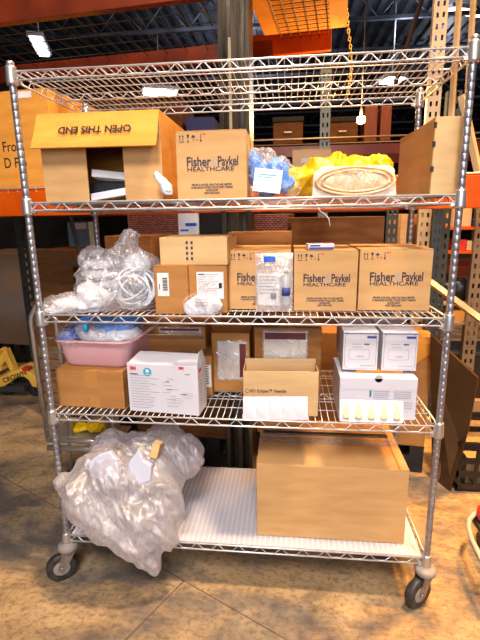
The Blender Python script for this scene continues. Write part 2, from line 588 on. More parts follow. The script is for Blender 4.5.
# ------------------------------------------------------------------ structure
st = MB().box((-9, -6, -0.1), (9, 30, 0)).build('floor', M['floor']); tag(st, kind='structure')
cl = MB()
cl.box((-14, -6, 6.2), (14, 30, 6.3))
x = -14
while x < 14:
    cl.box((x, -6, 6.13), (x+0.12, 30, 6.2)); x += 0.3
st = cl.build('ceiling', M['steel']); tag(st, kind='structure')
wallm = mat('dark_wall', rgb(70, 62, 58), 0.8, 0, rgb(48, 42, 40), 1.2)
tag(MB().box((-14, 30, 0), (14, 30.2, 6.3)).build('wall_back', wallm), kind='structure')
tag(MB().box((-9.2, -6, 0), (-9, 30, 6.3)).build('wall_left', wallm), kind='structure')
tag(MB().box((9, -6, 0), (9.2, 30, 6.3)).build('wall_right', wallm), kind='structure')
# roof joists (open web) crossing the hall
for i, y in enumerate((9.0, 12.5, 16.0, 20.0, 25.0)):
    j = MB()
    j.box((-9, y-0.04, 5.98), (9, y+0.04, 6.05)); j.box((-9, y-0.04, 5.42), (9, y+0.04, 5.49))
    k = -9
    up_ = True
    while k < 8.6:
        j.tube([(k, y, 5.46 if up_ else 6.0), (k+0.5, y, 6.0 if up_ else 5.46)], 0.02, 5); k += 0.5; up_ = not up_
    o = j.build('trim_%d' % (i+1), M['steel']); tag(o, kind='structure')

# ------------------------------------------------------------------ the wire shelving cart
ZS = [0.2042, 0.7651, 1.1674, 1.5767, 2.0038]
HW, DP = 0.74, 0.57
cart = thing('wire_shelving_cart', 'large chrome wire shelving unit on four casters with five shelves of medical supplies', 'shelving cart')
RIM = 0.027


def zig(mb, p0, p1, zt, zb, per=0.086, r=0.0021):
    p0 = Vector(p0); p1 = Vector(p1); L = (p1-p0).length
    n = max(2, round(L/per))
    d = (p1-p0)/n
    pts = []
    for i in range(n):
        a = p0+d*i
        for f, z in ((0.06, zb), (0.20, zb), (0.44, zt), (0.56, zt), (0.80, zb), (0.94, zb)):
            pts.append((a.x+d.x*f, a.y+d.y*f, z))
    mb.tube(pts, r, 5)


for si, z in enumerate(ZS):
    dk = MB()
    x = -HW+0.03
    while x < HW-0.02:
        dk.tube([(x, 0.0, z), (x, DP, z)], 0.0016, 5); x += 0.0252
    for y in (0.115, 0.2, 0.285, 0.385, 0.475):
        dk.tube([(-HW+0.004, y, z-0.0035), (HW-0.004, y, z-0.0035)], 0.0021, 5)
    zig(dk, (-HW, 0.285, 0), (HW, 0.285, 0), z-0.005, z-RIM+0.004)
    dk.tube([(-HW, 0.285, z-RIM), (HW, 0.285, z-RIM)], 0.0022, 5)
    sh = dk.build('shelf', M['chrome'], cart)
    for nm, a, b in (('front_rim', (-HW, 0, 0), (HW, 0, 0)), ('back_rim', (-HW, DP, 0), (HW, DP, 0)),
                     ('side_rim', (-HW, 0, 0), (-HW, DP, 0)), ('side_rim', (HW, 0, 0), (HW, DP, 0))):
        rm = MB()
        rm.tube([(a[0], a[1], z), (b[0], b[1], z)], 0.0034, 8)
        rm.tube([(a[0], a[1], z-RIM), (b[0], b[1], z-RIM)], 0.0034, 8)
        zig(rm, a, b, z-0.003, z-RIM+0.003)
        rm.build(nm, M['chrome'], sh)
    for sx in (-1, 1):
        for y in (0, DP):
            co = MB().lathe([(0.0135, -0.042), (0.0190, -0.042), (0.0198, -0.036), (0.0172, 0.010), (0.0165, 0.016), (0.0135, 0.016)], 20)
            co.box((-0.006 if sx < 0 else -0.030, -0.008, -0.036), (0.030 if sx < 0 else 0.006, 0.008, -0.026))
            co.build('collar', M['collar'], sh, loc=(sx*HW, y, z))
PR = 0.0120
prof = [(PR, 0.165)]
z = 0.178
while z < 2.015:
    prof += [(PR, z-0.0015), (PR-.0005, z-0.0008), (PR-.0005, z+0.0008), (PR, z+0.0015)]; z += 0.0254
prof += [(PR, 2.024)]
for sx in (-1, 1):
    for y in (0, DP):
        po = MB().lathe(prof, 16).build('post', M['post'], cart, loc=(sx*HW, y, 0))
        MB().lathe([(0.0128, 2.022), (0.0128, 2.032), (0.009, 2.036), (0.002, 2.037)], 16).build('cap', M['collar'], po)


def caster(x, y, ang):
    e = MB()
    e.lathe([(0.010, 0.135), (0.036, 0.136), (0.041, 0.146), (0.041, 0.157), (0.034, 0.166), (0.02, 0.170), (0.016, 0.186)], 28)
    b = e.build('caster', M['rubbergrey'], cart, loc=(x, y, 0))
    b.rotation_euler = (0, 0, ang)
    fk = MB()
    for s_ in (-1, 1):
        fk.prism([(-0.034, 0.142), (0.026, 0.142), (0.050, 0.062), (0.036, 0.048), (0.020, 0.056)], s_*0.0215-0.0017, s_*0.0215+0.0017)
    fk.box((-0.034, -0.023, 0.134), (0.03, 0.023, 0.142))
    fk.tube([(0.034, -0.029, 0.063), (0.034, 0.029, 0.063)], 0.007, 10)
    fk.build('fork', M['castermetal'], b)
    mt = Matrix.Translation((0.034, 0, 0.0625)) @ Matrix.Rotation(PI/2, 4, 'X')
    w = MB().lathe([(0.046, -0.0165), (0.057, -0.0165), (0.0625, -0.010), (0.0625, 0.010), (0.057, 0.0165), (0.046, 0.0165)], 36, mt).build('wheel', M['rubber'], b)
    MB().lathe([(0.012, -0.019), (0.030, -0.0175), (0.046, -0.0135), (0.046, 0.0135), (0.030, 0.0175), (0.012, 0.019)], 30, mt).build('hub', M['rubbergrey'], b)


caster(-HW, 0, R(212)); caster(HW, 0, R(215)); caster(-HW, DP, R(150)); caster(HW, DP, R(60))

# ------------------------------------------------------------------ cartons
def carton(name, label, x0, x1, y0, y1, z0, z1, m='card', rz=0, tape=True, seam='x', group=None, cat='box', gap=0.0, bev=0.0025):
    """closed carton; root at the base centre"""
    t = thing(name, label, cat, ((x0+x1)/2, (y0+y1)/2, z0), rz, group)
    w, d, h = (x1-x0)/2, (y1-y0)/2, z1-z0
    MB().box((-w, -d, 0), (w, d, h-0.003)).build('body', M[m], t, bev)
    if seam == 'x':
        MB().box((-w, -d, h-0.003), (w, -0.0015, h)).build('top_flap', M[m], t, 0.0012)
        MB().box((-w, 0.0015, h-0.003), (w, d, h)).build('top_flap', M[m], t, 0.0012)
        if tape:
            tp = MB().box((-w, -0.024, h), (w, 0.024, h+0.0004))
            for s_ in (-1, 1):
                tp.box((s_*w-0.0004, -0.024, h-0.07), (s_*w+0.0004, 0.024, h))
            tp.build('tape', M['tape'], t)
    else:
        MB().box((-w, -d, h-0.003), (-0.0015, d, h)).build('top_flap', M[m], t, 0.0012)
        MB().box((0.0015, -d, h-0.003), (w, d, h)).build('top_flap', M[m], t, 0.0012)
        if tape:
            tp = MB().box((-0.024, -d, h), (0.024, d, h+0.0004))
            tp.box((-0.024, -d-0.0008, h-0.05), (0.024, -d, h))
            tp.build('tape', M['tape'], t)
    t['_w'] = w; t['_d'] = d; t['_h'] = h
    return t


def dims(t):
    r = (t['_w'], t['_d'], t['_h'])
    for k in ('_w', '_d', '_h'): del t[k]
    return r


def quad(name, parent, m, x0, x1, z0, z1, y, th=0.0006, label=None):
    o = MB().box((x0, y-th, z0), (x1, y, z1)).build(name, M[m], parent)
    if label: o['label'] = label
    return o


def lines(parent, m, rows, y, name='printed_lines', th=0.0005):
    """rows of (x0,x1,z,height)"""
    b = MB()
    for x0, x1, z, h in rows: b.box((x0, y-th, z), (x1, y, z+h))
    return b.build(name, M[m], parent)


def symbols(parent, w, h, y, k=1.0, m='ink'):
    """this way up, fragile glass, umbrella, thermometer"""
    b = MB()
    x = -w+0.012; z = h-0.045*k

    def P(poly): b.prism(poly, y-0.0005, y)
    for i in range(2):
        xx = x+i*0.013*k
        P([(xx+.004*k, z+.006*k), (xx+.0065*k, z+.006*k), (xx+.0065*k, z+.022*k), (xx+.004*k, z+.022*k)])
        P([(xx+.001*k, z+.021*k), (xx+.0095*k, z+.021*k), (xx+.00525*k, z+.030*k)])
    P([(x, z), (x+.024*k, z), (x+.024*k, z+.0025*k), (x, z+.0025*k)])
    g = x+0.034*k
    P([(g, z+.030*k), (g+.012*k, z+.030*k), (g+.009*k, z+.017*k), (g+.003*k, z+.017*k)])
    P([(g+.005*k, z+.003*k), (g+.007*k, z+.003*k), (g+.007*k, z+.017*k), (g+.005*k, z+.017*k)])
    P([(g+.001*k, z), (g+.011*k, z), (g+.011*k, z+.003*k), (g+.001*k, z+.003*k)])
    u = x+0.060*k
    P([(u-.006*k, z+.017*k), (u-.003*k, z+.024*k), (u+.003*k, z+.028*k), (u+.009*k, z+.024*k), (u+.012*k, z+.017*k)])
    P([(u+.002*k, z+.002*k), (u+.004*k, z+.002*k), (u+.004*k, z+.017*k), (u+.002*k, z+.017*k)])
    q = x+0.094*k
    P([(q, z+.006*k), (q+.0028*k, z+.006*k), (q+.0028*k, z+.032*k), (q, z+.032*k)])
    P([(q-.002*k, z), (q+.005*k, z), (q+.005*k, z+.008*k), (q-.002*k, z+.008*k)])
    b.build('handling_symbols', M[m], parent)
    lines(parent, 'inkred', [(q+.008*k, q+.026*k, z+.028*k, .004*k), (q-.022*k, q-.008*k, z+.006*k, .003*k)], y, 'red_marks')


def fp_print(t, w, d, h, k=1.0):
    y = -d-0.0004
    symbols(t, w, h, y, 0.80)
    k = w/0.118
    text('Fisher', 0.042*k, t, M['ink'], (-0.084*k, y, h*0.49), bold=0.0010, sx=0.80)
    text('&', 0.042*k, t, M['inkgrey'], (-0.001*k, y, h*0.49), sx=0.72)
    text('Paykel', 0.042*k, t, M['ink'], (0.021*k, y, h*0.49), bold=0.0010, sx=0.66)
    text('HEALTHCARE', 0.0195*k, t, M['ink'], (-0.083*k, y, h*0.415), sx=1.32, bold=0.0003)
    text('FISHER & PAYKEL HEALTHCARE LIMITED\n15 MAURICE PAYKEL PLACE, EAST TAMAKI\nAUCKLAND\nNEW ZEALAND', 0.0095*k, t, M['ink'], (0, y, h*0.20), align='CENTER', sx=0.80, bold=0.0003)


# --- shelf four (z 1.577)
S4, S3, S2, S1 = ZS[3]+0.003, ZS[2]+0.003, ZS[1]+0.003, ZS[0]+0.007


def fbox(name, label, u0, u1, vt, Y, dep, zb, **k):
    x0, x1 = Xu(u0, Y, zb), Xu(u1, Y, zb)
    zt = Zv(vt, (x0+x1)/2, Y)
    return carton(name, label, x0, x1, Y, Y+dep, zb, zt, **k)


t = fbox('shipping_carton', 'brown carton with dark blue lettering on the top occupied shelf, right of the box with the inverted words',
         178, 247, 130, 0.03, 0.30, S4, seam='x')
w, d, h = dims(t); fp_print(t, w, d, h)
rename(t, 'brown carton with blue lettering on the highest loaded shelf beside the open-fronted box')
t = fbox('shipping_carton', 'brown lettered carton on the middle shelf, mostly hidden behind a clear pouch with a bottle', 228.5, 290.5, 250, 0.115, 0.30, S3)
w, d, h = dims(t); fp_print(t, w, d, h)
t = fbox('shipping_carton', 'brown lettered carton on the middle shelf with a small printed packet on its top', 293.5, 356, 250.5, 0.095, 0.33, S3)
w3 = dims(t); fp_print(t, *w3)
t = fbox('shipping_carton', 'brown lettered carton at the right end of the middle shelf', 357.5, 429, 249, 0.112, 0.31, S3)
w, d, h = dims(t); fp_print(t, w, d, h)


# the open-fronted carton
def walls(mb, w, d, h, th, skip=''):
    if 'f' not in skip: mb.box((-w, -d, 0), (w, -d+th, h))
    if 'b' not in skip: mb.box((-w, d-th, 0), (w, d, h))
    if 'l' not in skip: mb.box((-w, -d+th*('f' not in skip), 0), (-w+th, d-th*('b' not in skip), h))
    if 'r' not in skip: mb.box((w-th, -d+th*('f' not in skip), 0), (w, d-th*('b' not in skip), h))
    if 'B' not in skip: mb.box((-w+th*('l' not in skip), -d+th*('f' not in skip), 0), (w-th*('r' not in skip), d-th*('b' not in skip), th))
    if 't' not in skip: mb.box((-w+th*('l' not in skip), -d+th*('f' not in skip), h-th), (w-th*('r' not in skip), d-th*('b' not in skip), h))


Y0 = 0.095
xa, xb = Xu(47, Y0, S4), Xu(164, Y0, S4)
zt = Zv(112, (xa+xb)/2, Y0)
w, d, h = (xb-xa)/2, 0.19, zt-S4
t = thing('open_fronted_carton', 'big brown carton on its side with an open front flap printed upside down', 'box', ((xa+xb)/2, Y0+d, S4), 0)
b = MB(); walls(b, w, d, h, 0.005, 'f'); b.build('body', M['card_orange'], t, 0.001)
x1, x2 = Xu(88, Y0, S4+.1)-(xa+xb)/2, Xu(124.5, Y0, S4+.1)-(xa+xb)/2
b = MB().box((-w, -d-0.004, 0.001), (x1, -d, h-0.02)); b.build('side_flap', M['card'], t, 0.0008)
b = MB().box((x2, -d-0.004, 0.001), (w, -d, h-0.02)); b.build('side_flap', M['card'], t, 0.0008)
# awning flap
fl = MB()
n = 12
vs = []
yo = 0.062; dz = 0.125
for i in range(n+1):
    f = i/n
    yy = -d - 0.004 - yo*f; zz = h - dz*f - 0.012*math.sin(PI*f)*0.4
    for s_, ex in ((-1, 0.004), (1, 0.0)):
        vs.append((s_*(w+ex*f), yy, zz+0.002*math.sin(5*f*s_)))
vs2 = [(x, y+0.0028, z-0.003) for x, y, z in vs]
fs = []
for i in range(n):
    a = 2*i
    fs.append((a, a+1, a+3, a+2)); o_ = 2*(n+1)
    fs.append((o_+a, o_+a+2, o_+a+3, o_+a+1))
    fs.append((a, a+2, o_+a+2, o_+a)); fs.append((a+1, o_+a+1, o_+a+3, a+3))
o_ = 2*(n+1)
fs.append((2*n, 2*n+1, o_+2*n+1, o_+2*n)); fs.append((0, o_, o_+1, 1))
fl.add(vs+vs2, fs)
flo = fl.build('front_flap', M['card_orange'], t)
sl = math.atan2(dz, yo)
tx = text('OPEN THIS END', 0.037, flo, M['inkblack'], (0, 0, 0), align='CENTER', bold=0.0009, sx=1.0)
ym, zm = -d-0.004-yo*0.42, h-dz*0.42-0.003
tx.rotation_euler = (R(90)-(PI/2-sl), PI, 0)
tx.rotation_euler = Matrix(((-1, 0, 0), (0, -math.cos(sl), -math.sin(sl)), (0, -math.sin(sl), math.cos(sl)))).to_euler()
nvec = Vector((0, -math.sin(sl), math.cos(sl)))
tx.location = Vector((0.0, ym, zm)) + nvec*0.0062
OX = ((xa+xb)/2, Y0+d)
# a folded tray of papers inside
for i, (px, py, pz, rx, ry, lab, m) in enumerate((
        (0.02, -0.10, 0.075, 0.10, 12, 'grey-white folded tray lying upper in the open-fronted carton', 'paper'),
        (0.03, -0.13, 0.006, 0.16, -8, 'white folded sheet lying at the bottom of the open-fronted carton', 'palecloth'))):
    q = thing('folded_tray', lab, 'tray', (OX[0]+px, OX[1]+py, S4+0.006+pz), R(ry))
    tb = MB().box((-0.085, -0.05, 0), (0.085, 0.13, 0.004)); tb.box((-0.085, -0.052, 0), (0.085, -0.048, 0.026)); tb.box((-0.085, -0.05, 0.0), (-0.081, 0.13, 0.026)); tb.box((0.081, -0.05, 0.0), (0.085, 0.13, 0.026))
    o = tb.build('tray', M[m], q, 0.001); o.rotation_euler = (R(-4), R(6 if i == 0 else -7), 0)
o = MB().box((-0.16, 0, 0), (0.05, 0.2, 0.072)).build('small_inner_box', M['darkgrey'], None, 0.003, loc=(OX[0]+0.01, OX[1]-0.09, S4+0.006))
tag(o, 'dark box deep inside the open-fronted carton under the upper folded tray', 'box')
# crumpled white bag right of it
c = aty(167, 186, 0.0)
o = soft('crumpled_paper_sheet', [L_(163, 182, 0.03, 14, 4.5, 0.016, tilt=R(52)), L_(167, 188, 0.03, 8, 6, 0.022, tilt=R(60)), L_(158, 176, 0.035, 6, 3, 0.012, tilt=R(20))], M['palecloth'],
         voxel=0.004, amp=0.012, s=34, seed=3, zmin=S4, loc=(c.x, 0.04, S4))
tag(o, 'crumpled white paper sheet standing between the open-fronted carton and the lettered one', 'paper')

# blue drape in clear bag
c = aty(272, 190, 0.1)
o = soft('blue_drape', [L_(262, 180, .13, 12, 16, .06), L_(277, 176, .12, 14, 17, .06), L_(254, 168, .13, 8, 14, .05), L_(286, 184, .12, 9, 10, .05), L_(266, 188, .11, 16, 8, .06)],
         M['bluecloth'], voxel=.005, amp=.02, s=26, seed=5, zmin=S4+.002, loc=(c.x, .12, S4))
tag(o, 'crumpled pale blue drape packed inside a clear bag beside the lettered carton', 'cloth')
t = thing('clear_plastic_bag', 'clear plastic bag of blue drapes with a white paper label on the upper shelf', 'bag', (c.x, .12, S4))
lm = [L_(262, 180, .115, 15, 19, .075), L_(279, 176, .11, 17, 20, .075), L_(254, 166, .13, 9, 18, .06), L_(290, 186, .11, 11, 11, .06), L_(266, 188, .10, 19, 9, .07), L_(268, 158, .13, 10, 9, .03), L_(262, 152, .13, 4, 5, .02)]
o = soft('film', lm, M['filmthin'], None, .005, .02, 24, 6, zmin=S4, loc=(c.x, .12, S4)); o.parent = t; o.location = (0, 0, 0)
lp = MB().box((-0.047, -0.001, -0.038), (0.047, 0.0, 0.040)).build('paper_label', M['paper'], t)
pl = aty(267.5, 181, 0.028); lp.location = pl - Vector(t.location); lp.rotation_euler = (R(-10), R(7), 0)
lines(lp, 'inkcyan', [(-.035, .03, .018, .004), (-.035, .02, .010, .003)], -0.0011)
lines(lp, 'inkgrey', [(-.035, .035, -.004, .002), (-.035, .025, -.012, .002), (-.035, .03, -.02, .002)], -0.0011)

# yellow bag
c = aty(340, 190, .2)
o = soft('yellow_bag', [L_(300, 181, .17, 16, 14, .07), L_(322, 174, .2, 20, 18, .08), L_(350, 172, .22, 22, 17, .08), L_(378, 174, .22, 18, 17, .07), L_(390, 184, .2, 8, 12, .05), L_(292, 188, .13, 10, 6, .05), L_(340, 160, .22, 12, 7, .05), L_(370, 158, .24, 16, 5, .05), L_(330, 186, .2, 40, 10, .09)],
         M['yellow'], None, .006, .022, 18, 9, zmin=S4, loc=(c.x, .2, S4))
tag(o, 'crumpled bright yellow plastic bag behind the beige tray kit', 'bag')

# beige tray kit
x0, x1 = Xu(312, .045, S4), Xu(397, .045, S4)
t = thing('catheter_tray', 'white rimmed tray package with a beige oval coil inside, on edge before the yellow bag', 'tray', ((x0+x1)/2, .05, S4))
hw = (x1-x0)/2; hh = Zv(166, (x0+x1)/2, .06)-S4
tb = MB()
tb.prism([(-hw, 0), (hw, 0), (hw-.012, hh-.012), (hw-.03, hh), (-hw+.03, hh), (-hw+.004, hh-.02)], 0, .012)
to = tb.build('backing_tray', M['traywhite'], t, .003)
o_ = [L_(354, 180, .05, 40, 14, .018), L_(330, 182, .048, 16, 10, .016), L_(378, 180, .048, 14, 10.5, .016)]
o = soft('beige_pack', o_, M['beige'], None, .004, .014, 24, 4, zmin=S4+.003, loc=((x0+x1)/2, .05, S4)); o.parent = t; o.location = (0, 0, 0)
for k_, (aa, bb) in enumerate(((.150, .044), (.128, .034))):
    tb = MB().tube([(aa*.86*math.cos(q*2*PI/40), -.018+.004*math.sin(q*.9+k_), hh*.50+bb*1.0*math.sin(q*2*PI/40)) for q in range(40)], .0042, 8, closed=True)
    tb.build('coiled_tube', M['beige'], t)
pk = soft('film', [L_(354, 181, .045, 39, 14, .026)], M['filmthin'], None, .005, .012, 22, 14, zmin=S4, loc=((x0+x1)/2, .05, S4)); pk.parent = t; pk.location = (0, 0, 0)

# tall open-ended carton at the right end
xr0, xr1 = Xu(428, .05, S4), Xu(458.5, .05, S4)
zt = Zv(117, xr0, .05)
t = thing('tall_carton', 'tall narrow brown carton standing at the right end of the upper shelf by the post', 'box', ((xr0+xr1)/2, .05+.19, S4), R(0))
w, d, h = (xr1-xr0)/2-.004, .19, zt-S4
b = MB().box((-w, -d, 0), (w, d, h)); b.build('body', M['card'], t, .002)
fp_ = MB().box((-w+.001, -d-.004, 0.002), (w, -d-.0005, h)); fp_.build('end_flap', M['card_light'], t, .0008)
lf = MB().prism([(-.003, 0.003), (0, .003), (0, h-.004), (-.003, h-.004)], -d+.005, d*1.05); lf = lf.build('side_panel', M['card'], t, loc=(-w-.0005, 0, 0)); lf.rotation_euler = (0, 0, R(4))
for zz in (.30, .62, .86):
    MB().box((-w-.004, -d-.0052, h*zz), (-w+.006, -d-.003, h*zz+.018)).build('slot', M['dark'], t)

# ------------------------------------------------------------------ shelf three (z 1.167)
# flat pouches pile in clear plastic (left), folded gauze bag, tubing bag
cx = Xu(78, .06, S3)
o = soft('gauze_packs', [L_(75, 306, .07, 24, 9, .07), L_(97, 300, .08, 16, 13, .06), L_(56, 311, .05, 12, 5, .04), L_(90, 292, .1, 14, 10, .05)], M['whitecloth'], None, .005, .016, 26, 21, zmin=S3, loc=(cx, .07, S3))
tag(o, 'low spread of white gauze packs at the left end of the middle shelf', 'gauze')
cx = Xu(100, .15, S3)
for k_ in range(4):
    o = soft('folded_gauze', [(Vector((cx+.012*(k_ % 2), .19, S3+.045+.042*k_)), (.085, .07, .024))], M['whitecloth'], None, .005, .010, 22, 30+k_, zmin=S3, loc=(cx, .19, S3+.02+.042*k_))
    tag(o, 'folded white gauze bundle, %s in the clear bag left of the tubing' % ('lowest', 'second from the bottom', 'third from the bottom', 'topmost')[k_], 'gauze', 'folded gauze bundles in the clear bag')
o = soft('clear_plastic_bag', [L_(102, 285, .15, 26, 32, .10), L_(96, 265, .16, 17, 18, .08), L_(118, 258, .17, 8, 14, .05), L_(70, 305, .08, 30, 12, .09), L_(112, 290, .13, 25, 24, .1)],
         M['film'], None, .006, .026, 20, 22, zmin=S3, loc=(cx, .15, S3))
tag(o, 'clear crinkled bag over folded white gauze at the left of the middle shelf', 'bag')
cx = Xu(138, .1, S3)
b = MB()
rnd = random.Random(4)
cen = aty(137, 287, .12)
for k_ in range(11):
    rr = .055+.035*rnd.random(); ph = rnd.random()*6; tl = rnd.uniform(-.5, .5); ox, oz = rnd.uniform(-.015, .015), rnd.uniform(-.012, .018)
    pts = []
    for q in range(36):
        a = q*2*PI/36
        pts.append((cen.x+ox+rr*math.cos(a)*.85, .115+.03*math.sin(a*1+ph)+rnd.uniform(-.002, .002)-.02, cen.z+oz+rr*math.sin(a+tl)*.75))
    b.tube(pts, .0048, 7, closed=True)
mz = min(v[2] for v in b.v)
dzz = max(0, S3+.004-mz)
b.v = [(x, y, z+dzz) for x, y, z in b.v]
o = b.build('coiled_tubing', M['tube'], None); tag(o, 'loops of coiled white plastic tubing inside the taller clear bag', 'tubing')
o = soft('white_liner_bundle', [L_(138, 272, .2, 16, 20, .05), L_(136, 292, .2, 18, 16, .05)], M['palecloth'], None, .006, .02, 18, 26, zmin=S3, loc=(cx, .2, S3))
tag(o, 'pale bundle of plastic packing behind the coiled tubing', 'packing')
o = soft('clear_plastic_bag', [L_(137, 288, .12, 21, 24, .11), L_(140, 268, .14, 20, 20, .09), L_(131, 246, .15, 10, 16, .05), L_(133, 236, .15, 8, 7, .035), L_(122, 262, .13, 8, 20, .05), L_(150, 270, .15, 9, 14, .06)],
         M['film'], None, .006, .028, 21, 25, zmin=S3, loc=(cx, .1, S3))
tag(o, 'tall knotted clear plastic bag of coiled white tubing beside the barcode box', 'bag')

# barcode box, neighbour box, upper box
t = fbox('barcode_carton', 'small brown carton with a white barcode label on its left, under the wide upper box', 156, 189, 266, .02, .24, S3, m='card_dark')
w, d, h = dims(t)
lb = quad('barcode_label', t, 'paper', -w+.012, -w+.055, h*.38, h*.86, -d-.0003)
bars = []
zz = h*.5
rnd = random.Random(2)
while zz < h*.76:
    q = rnd.uniform(.0015, .004); bars.append((-w+.032, -w+.05, zz, q)); zz += q+rnd.uniform(.0015, .003)
lines(lb, 'inkblack', bars+[(-w+.018, -w+.021, h*.52, .02)], -d-.0010, 'barcode')
xq = Xu(189.5, .045, S3)
t = fbox('labelled_carton', 'small brown carton with a large printed white label, half covered by a white pack', 190, 227.5, 265, .045, .24, S3, m='card_dark')
w, d, h = dims(t)
lb = quad('shipping_label', t, 'paper', -w+.03, w-.012, h*.30, h*.86, -d-.0003)
rows = [(-w+.036, w-.03-.012*(i % 3), h*.80-.0085*i, .0022) for i in range(9)]
lines(lb, 'inkgrey', rows, -d-.0010)
lines(lb, 'inkblack', [(-w+.036, -w+.06, h*.80, .004), (w-.03, w-.018, h*.52, .02)], -d-.0011, 'barcode')
MB().box((-w+.004, -d-.0006, h*.1), (-w+.024, -d-.0001, h)).build('tape', M['tape'], t)
zu = Zv(266, Xu(190, .02, S3), .02)
xa, xb = Xu(160, .03, zu), Xu(228, .03, zu)
t = carton('upper_carton', 'wide pale brown carton with small symbols, lying on the barcode and labelled boxes', xa, xb, .045, .275, zu+.0008, Zv(237, (xa+xb)/2, .03), m='card_light', rz=R(-2), tape=False)
w, d, h = dims(t)
b = MB()
for i in range(4):
    for j in range(2):
        b.box((-.026+.018*j, -d-.0008, h*.18+i*h*.19), (-.018+.018*j, -d-.0003, h*.18+i*h*.19+.010))
b.build('handling_symbols', M['ink'], t)
quad('crease', t, 'card', -.0015, .0005, .002, h-.004, -d-.0002, .0004)

# white soft pack in front
cx = Xu(203, -.01, S3)
t = thing('soft_white_pack', 'glossy white soft pack with faint print leaning on the labelled carton', 'pack', (cx, .015, S3))
o = soft('body', [L_(203, 306, .012, 18, 11, .014, tilt=R(4)), L_(190, 309, .012, 7, 8, .012), L_(214, 304, .014, 9, 10, .013)], M['whitecloth'], None, .004, .010, 26, 41, zmin=S3, loc=(cx, .015, S3)); o.parent = t; o.location = (0, 0, 0)
pf = soft('film', [L_(203, 305, .01, 21, 13, .02, tilt=R(4)), L_(208, 288, .025, 10, 14, .012)], M['filmthin'], None, .004, .012, 26, 42, zmin=S3, loc=(cx, .015, S3)); pf.parent = t; pf.location = (0, 0, 0)
lines(t, 'inkgrey', [(-.03, .02, .058, .003), (-.028, .018, .048, .003), (-.03, .02, .038, .003)], -.0185, 'printed_lines')

# open back carton's raised flaps above lettered carton 2
t = fbox('rear_carton', 'old brown carton at the back of the middle shelf behind the bottle pouch', 229, 291, 232, .43, .13, S3, m='card_old')
dims(t)

# clear pouch with bottle
xa, xb = Xu(255.5, .07, S3), Xu(292.5, .07, S3)
zt = Zv(253, (xa+xb)/2, .07)
w = (xb-xa)/2; h = zt-S3
t = thing('clear_pouch', 'flat clear pouch with blue tag, printed card and bottle, hung before a lettered carton', 'pouch', ((xa+xb)/2, .075, S3))
b = MB()
nx, nz_ = 16, 28
vs = []
for s_ in (0, 1):
    for j in range(nz_+1):
        for i in range(nx+1):
            fx, fz = i/nx, j/nz_
            bul = (math.sin(PI*fx)*math.sin(PI*min(1, fz*1.02)))**.5 if 0 < fx < 1 and 0 < fz < 1 else 0
            off = (.020 if s_ == 0 else .004)*bul + (.003*noise.noise(Vector((fx*5, fz*9, s_*3))))
            vs.append(((fx*2-1)*w*(1-.03*math.sin(fz*9)*(.3)), (-off if s_ == 0 else off), fz*h))
for s_ in (0, 1):
    o_ = s_*(nx+1)*(nz_+1)
for s_ in (0, 1):
    fs = []
    o_ = s_*(nx+1)*(nz_+1)
    for j in range(nz_):
        for i in range(nx):
            a = o_+j*(nx+1)+i
            fs.append((a, a+1, a+nx+2, a+nx+1))
    if s_ == 0: allf = fs
    else: allf += fs
b.add(vs, allf, True)
b.build('film', M['filmwhite'], t)
quad('printed_card', t, 'paper', -w+.008, w*.30, h*.12, h*.66, -.004)
lines(t, 'inkblack', [(-w+.012, w*.22-.01*(i % 2), h*.60-.012*i, .0022) for i in range(6)]+[(-.012, .008, h*.22, .022)], -.0048)
quad('blue_tag', t, 'deepblue', -w*.55, w*.08, h*.86, h*.955, -.021, label='bright blue paper tag')
quad('header_print', t, 'inkgrey', -w*.8, w*.5, h*.78, h*.79, -.0200)
bt = thing('small_bottle', 'small clear bottle with a blue label inside the clear pouch', 'bottle', (Xu(285.5, .066, S3), .066, Zv(306, Xu(285.5, .066, S3), .066)))
MB().lathe([(.010, 0), (.015, .002), (.016, .01), (.016, .085), (.012, .104), (.006, .118), (.006, .13)], 20).build('body', M['clearbottle'], bt)
MB().lathe([(.0164, .040), (.0164, .070)], 20).build('label_band', M['inkblue'], bt)
MB().lathe([(.0078, .124), (.0078, .138), (.006, .140)], 16).build('cap', M['tube'], bt)
# small packet on the third lettered carton
zp = Zv(250.5, Xu(320, .095, S3), .095)+.002
t = thing('printed_packet', 'small white and purple printed packet lying on a lettered carton', 'packet', (Xu(320, .13, zp), .135, zp), R(6))
MB().box((-.048, -.03, 0), (.048, .03, .022)).build('body', M['whitebox'], t, .003)
lines(t, 'inkblue', [(-.045, .045, .002, .007), (-.04, -.005, .012, .006)], -.0302)
MB().box((-.04, -.022, .0219), (.0, .0, .0226)).build('top_print', M['inkblue'], t)
MB().box((.01, -.02, .0219), (.04, .02, .0226)).build('top_print', M['inkred'], t)

# ------------------------------------------------------------------ shelf two (z .765)
xa, xb = Xu(60.5, .06, S2), Xu(127.5, .05, S2)
zt = Zv(370, xa, .06)
t = carton('bin_carton', 'taped brown carton on the left of the second shelf up, under the pink basin', xa, xb, .06, .46, S2, zt, m='card_dark', rz=R(-3), tape=False)
w, d, h = dims(t)
MB().box((.0-.02, -d-.0008, h*.52), (.035, -d-.0002, h)).build('tape', M['tape'], t)
MB().box((-.005, -d-.0008, .002), (.04, -d-.0002, h*.3)).build('tape', M['tape'], t)
# pink basin
zb = zt+.001
ctr = Vector(((Xu(62, .09, zb)+Xu(128, .09, zb))/2+.004, .262, zb))


def rrect(a, b_, r, n=8):
    pts = []
    for qx, qy, a0 in ((a-r, b_-r, 0), (-a+r, b_-r, 90), (-a+r, -b_+r, 180), (a-r, -b_+r, 270)):
        for i in range(n+1):
            an = R(a0+90*i/n); pts.append((qx+r*math.cos(an), qy+r*math.sin(an)))
    return pts


